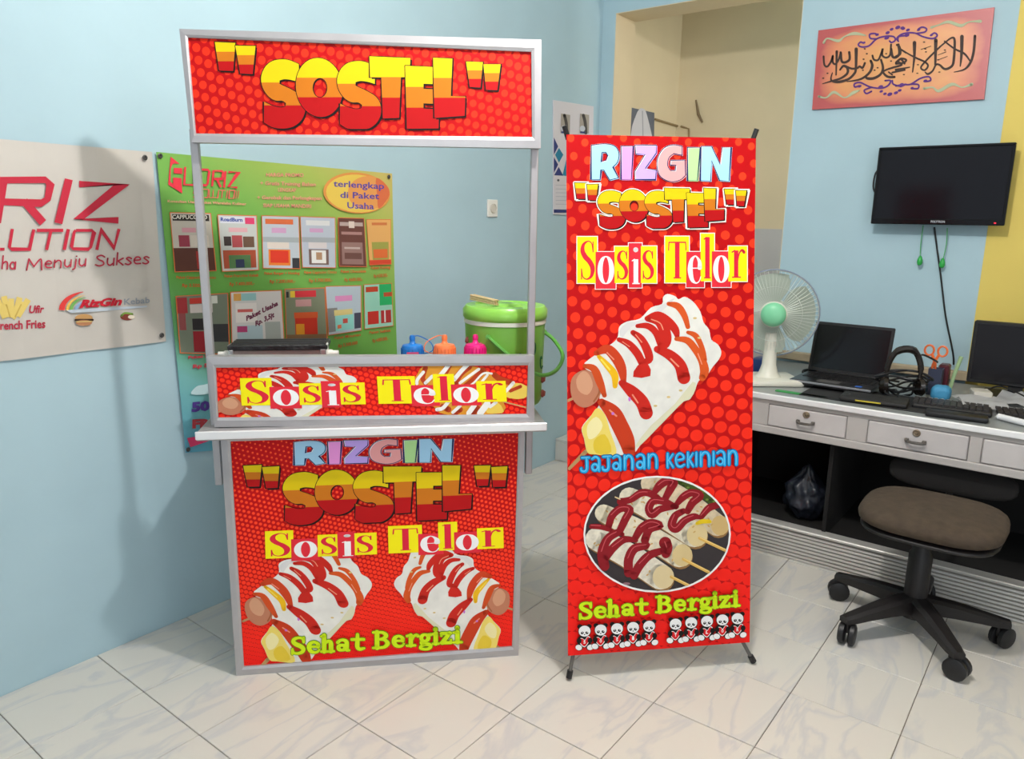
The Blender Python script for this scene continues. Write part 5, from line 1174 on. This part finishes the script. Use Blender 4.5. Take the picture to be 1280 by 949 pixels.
# pandas with hearts
PW, PK, PR_ = C(248, 248, 248), C(16, 14, 14), C(226, 22, 30)
hx = [(110, 207), (222, 199), (335, 190), (446, 181), (557, 172), (740, 157), (848, 147), (957, 137), (1064, 127), (1168, 118)]
for (x_, y_), ch in zip(hx, 'SOSISTELOR'):
    px.T = (lambda x_, y_: comp(crop(710, 750, 5.565), lambda a, b: (x_+a, y_+b-a*.02)))(x_, y_)
    for s in (-1, 1): px.ell(32*s, -32, 18, 16, PK, 12)
    px.ell(0, 68, 50, 46, PK, 18)
    for s in (-1, 1): px.ell(38*s, 112, 27, 23, PK, 14, -.3*s); px.ell(40*s, 113, 23, 19, PW, 14, -.3*s)
    px.ell(0, 0, 45, 42, PK, 20); px.ell(0, 0, 41, 38, PW, 20)
    for s in (-1, 1): px.ell(16*s, 12, 11, 9, PK, 12, .5*s); px.ell(17*s+2, 9, 3.5, 3.5, PW, 8)
    px.ell(0, 24, 5, 3.5, PK, 8)
    px.poly([(0, 112), (-36, 78), (-34, 52), (-16, 48), (2, 60), (20, 36), (38, 42), (36, 66)], PW, 3); px.poly([(0, 106), (-32, 76), (-30, 56), (-15, 52), (2, 65), (20, 41), (34, 46), (31, 66)], PR_, 3)
    for s in (-1, 1): px.ell(38*s, 66, 17, 20, PK, 12)
    px.text(ch, (-8, 86), (8, 85), 20, PW, .04); px.done('panda_picture', bs)
# stand : X poles, feet, hooks
invx = ident(xb)
GREYM = mat('grey_fibre_pole', (104, 102, 98), .45, .3)
def lx(v): return invx @ v
B_ = -xn  # away from camera
q = [on(*c, XO, xn) for c in XB_q]
hubp = (q[0]+q[1]+q[2]+q[3])*.25+B_*.1; hubp.z = .78
for k, (c, pole_end) in enumerate(((q[0], Vector((0, 0, .02))), (q[1], Vector((0, 0, .02))))):
    end = c+Vector((0, 0, .025)) if k else c+Vector((0, 0, .022)); end = end+B_*.008+(c-q[1-k]).normalized()*.004
    obj('upper_pole', TB([lx(hubp), lx(hubp.lerp(end, .5)+B_*.02), lx(end)], .005, 8, 6), GREYM, xb)
    d = (end-hubp).normalized(); obj('corner_hook', TB([lx(end-d*.035), lx(end)], .007, 8), BLACK, xb)
for k, c in enumerate((q[3], q[2])):
    foot = (a_, b_)[k]; ft = Vector((foot.x, foot.y, .007))
    side = (c-(q[2], q[3])[k]).normalized()
    top = c+B_*.012-side*.02
    obj('front_leg', TB([lx(hubp), lx(top), lx(ft)], .006, 8), GREYM, xb)
    d = (ft-top).normalized(); obj('rubber_foot', TB([lx(ft-d*.024), lx(ft)], .0095, 10), BLACK, xb)
rear = Vector((hubp.x, hubp.y, .008))+B_*.45
obj('rear_leg', TB([lx(hubp), lx(rear)], .006, 8), GREYM, xb); obj('rubber_foot', TB([lx(rear+(hubp-rear).normalized()*.024), lx(rear)], .0095, 10), BLACK, xb)
obj('centre_hub', TB([lx(hubp-B_*.02), lx(hubp+B_*.03)], .022, 14), BLACK, xb)

# =================================================================== ON THE COUNTER
def S3(u, w, z): return O+UD*u+BD*w+Vector((0, 0, z))
CT = .786
# green drinks jar
jr = thing('drinks_jar', 'large green lidded drinks jar with swing handle at the right end of the counter', 'jar', tuple(S3(.855, .25, CT)), RZ)
GJ = mat('lime_green_plastic', (124, 186, 74), .3, noise=.06, nscale=8); GL = mat('lime_green_lid', (142, 206, 82), .28)
obj('body', lathe(bmesh.new(), [(0, .006), (.10, .006), (.118, 0), (.124, .012), (.1255, .1), (.131, .265), (0, .265)], 48), GJ, jr, True)
obj('rim_band', lathe(bmesh.new(), [(.130, .262), (.1335, .264), (.1335, .276), (.129, .278)], 48), mat('white_rim', (226, 230, 214), .4), jr, True)
obj('lid', lathe(bmesh.new(), [(0, .276), (.132, .276), (.1375, .284), (.1375, .306), (.128, .319), (.1, .322), (.095, .316), (.06, .313), (.05, .322), (.02, .326), (0, .326)], 48), GL, jr, True)
sc2 = mat('dark_green_print', (34, 110, 60), .4)
def on_cyl(a, z, r=.1335): return (r*math.sin(a), -r*math.cos(a), z)
bm = bmesh.new()
for a0_, z0_, k in ((.25, .17, 1), (.62, .2, -1), (.95, .15, 1), (.45, .12, -1)):
    tube(bm, [on_cyl(a0_+k*.012*t*math.cos(t*.7), z0_+.0042*t*math.sin(t*.7)) for t in range(1, 9)], .0022, 5, 2)
obj('scroll_print', bm, sc2, jr)
bm = bmesh.new()
for a0_, z0_ in ((-1.3, .21), (-1.2, .17), (-.75, .2), (-.62, .16), (-.7, .12), (1.2, .08), (1.25, .03)):
    bmesh.ops.create_icosphere(bm, subdivisions=1, radius=1, matrix=Matrix.Translation(on_cyl(a0_, z0_, .128)) @ Matrix.Diagonal((.012, .006, .014, 1)))
obj('flower_print', bm, mat('dull_red_print', (150, 74, 60), .5), jr)
HG = mat('green_handle', (96, 168, 70), .35)
# swing handle hanging down in front, both ends pivoted at the sides
hp = [(-.07, -.118, .232), (-.01, -.140, .18), (.05, -.150, .135), (.1, -.15, .115), (.15, -.12, .125), (.182, -.06, .16), (.165, .0, .20), (.135, .02, .225)]
bm = bmesh.new(); tube(bm, hp, .0065, 8, 5); obj('swing_handle', bm, HG, jr, True)
for s_ in (hp[0], hp[-1]): obj('handle_pivot', lathe(bmesh.new(), [(0, .006), (.008, .005), (.009, 0)], 12, Matrix.Translation(s_) @ Matrix.Rotation(PI/2, 4, 'X')), HG, jr, True)
# wooden skewers bundle on the lid
bs_ = thing('skewer_bundle', 'short bundle of wooden skewers lying on the green jar lid', 'skewers', tuple(S3(.785, .22, CT+.322)), RZ-.7)
WSK = mat('pale_bamboo', (196, 172, 128), .7)
for k in range(9):
    y_, z_ = ((k % 3)-1)*.006, .004+(k//3)*.006
    obj('skewer', TB([(-.05+random.uniform(-.006, .004), y_*1.5, z_+.012), (.045+random.uniform(-.004, .006), y_, z_)], .003, 6), WSK, bs_)
# sauce bottles
def bottle(u, col, label, loop):
    P_ = S3(u, .15, CT); t = thing('sauce_bottle', label, 'bottle', tuple(P_), RZ, 'squeeze bottles in a row on the counter')
    m_ = mat('cap_%d_%d_%d' % col, col, .35); bodym = mat('translucent_bottle', (214, 206, 196), .35)
    obj('body', lathe(bmesh.new(), [(0, 0), (.028, 0), (.031, .006), (.031, .13), (.026, .155), (0, .156)], 24), bodym, t, True)
    obj('cap', lathe(bmesh.new(), [(0, .15), (.034, .15), (.0345, .156), (.0335, .2), (.030, .207), (.014, .209), (.009, .214), (.0062, .23), (.0, .23)], 24), m_, t, True)
    obj('nozzle_tip', lathe(bmesh.new(), [(0, .218), (.008, .22), (.0095, .228), (.007, .237), (0, .239)], 16), m_, t, True)
    bm = bmesh.new()
    for k in range(20): a = 2*PI*k/20; tube(bm, [(.0348*math.cos(a), .0345*math.sin(a), .157), (.0337*math.cos(a), .0337*math.sin(a), .198)], .0018, 4)
    obj('cap_grip', bm, m_, t)
    if loop: obj('tip_strap', TB([(0, 0, .232), (loop*.02, .004, .234), (loop*.055, .0, .215), (loop*.062, -.004, .19), (loop*.032, 0, .178)], .0017, 5, 6), m_, t)
    return t
b1 = bottle(.553, (28, 116, 196), 'squeeze bottle with blue cap, nearest the grill', 1)
bm = BX(-.018, .018, -.0365, -.0325, .180, .190); obj('cap_label', bm, C(206, 80, 120), b1)
bottle(.652, (246, 128, 72), 'squeeze bottle with orange cap, in the middle of the three', -1)
bottle(.748, (232, 28, 128), 'squeeze bottle with pink cap, nearest the green jar', 0)
# roller grill
gr = thing('roller_grill', 'steel roller grill with black top and white knobs at the left counter end', 'grill', tuple(S3(.12, .22, CT)), RZ)
STL = mat('brushed_steel_grill', (160, 148, 142), .35, .5, noise=.2, nscale=18)
obj('housing', BX(-.125, .165, -.0, .115, .0, .185, bev=.003), STL, gr)
obj('top_plate', BX(-.13, .17, -.005, .12, .182, .2, bev=.004), mat('blackened_grill_top', (36, 34, 36), .4, noise=.3, nscale=40, bump=.8), gr)
for k in range(3): obj('roller', TB([(-.12, .022+k*.034, .196), (.16, .022+k*.034, .196)], .0085, 10), mat('dark_roller', (52, 50, 52), .3, .5), gr, True)
obj('end_post', BX(.148, .166, -.006, 0, .13, .185, bev=.002), mat('bright_steel', (206, 206, 206), .25, .7), gr)
obj('end_post', BX(-.126, -.112, -.006, 0, .13, .185, bev=.002), MATS['bright_steel'], gr)
for s_, x_ in ((1, .166), (-1, -.126)):
    bm = lathe(bmesh.new(), [(0, 0), (.008, 0), (.012, .004), (.012, .016), (.009, .02), (.009, .036), (0, .038)], 16, Matrix.Translation((x_, .02, .168)) @ Matrix.Rotation(s_*PI/2, 4, 'Y'))
    obj('knob', bm, WHITEP, gr, True)
    bm = BX(x_-.006 if s_ > 0 else x_-.004, x_+.004 if s_ > 0 else x_+.006, .0, .04, .155, .2, bev=.003); obj('end_cap', bm, WHITEP, gr)
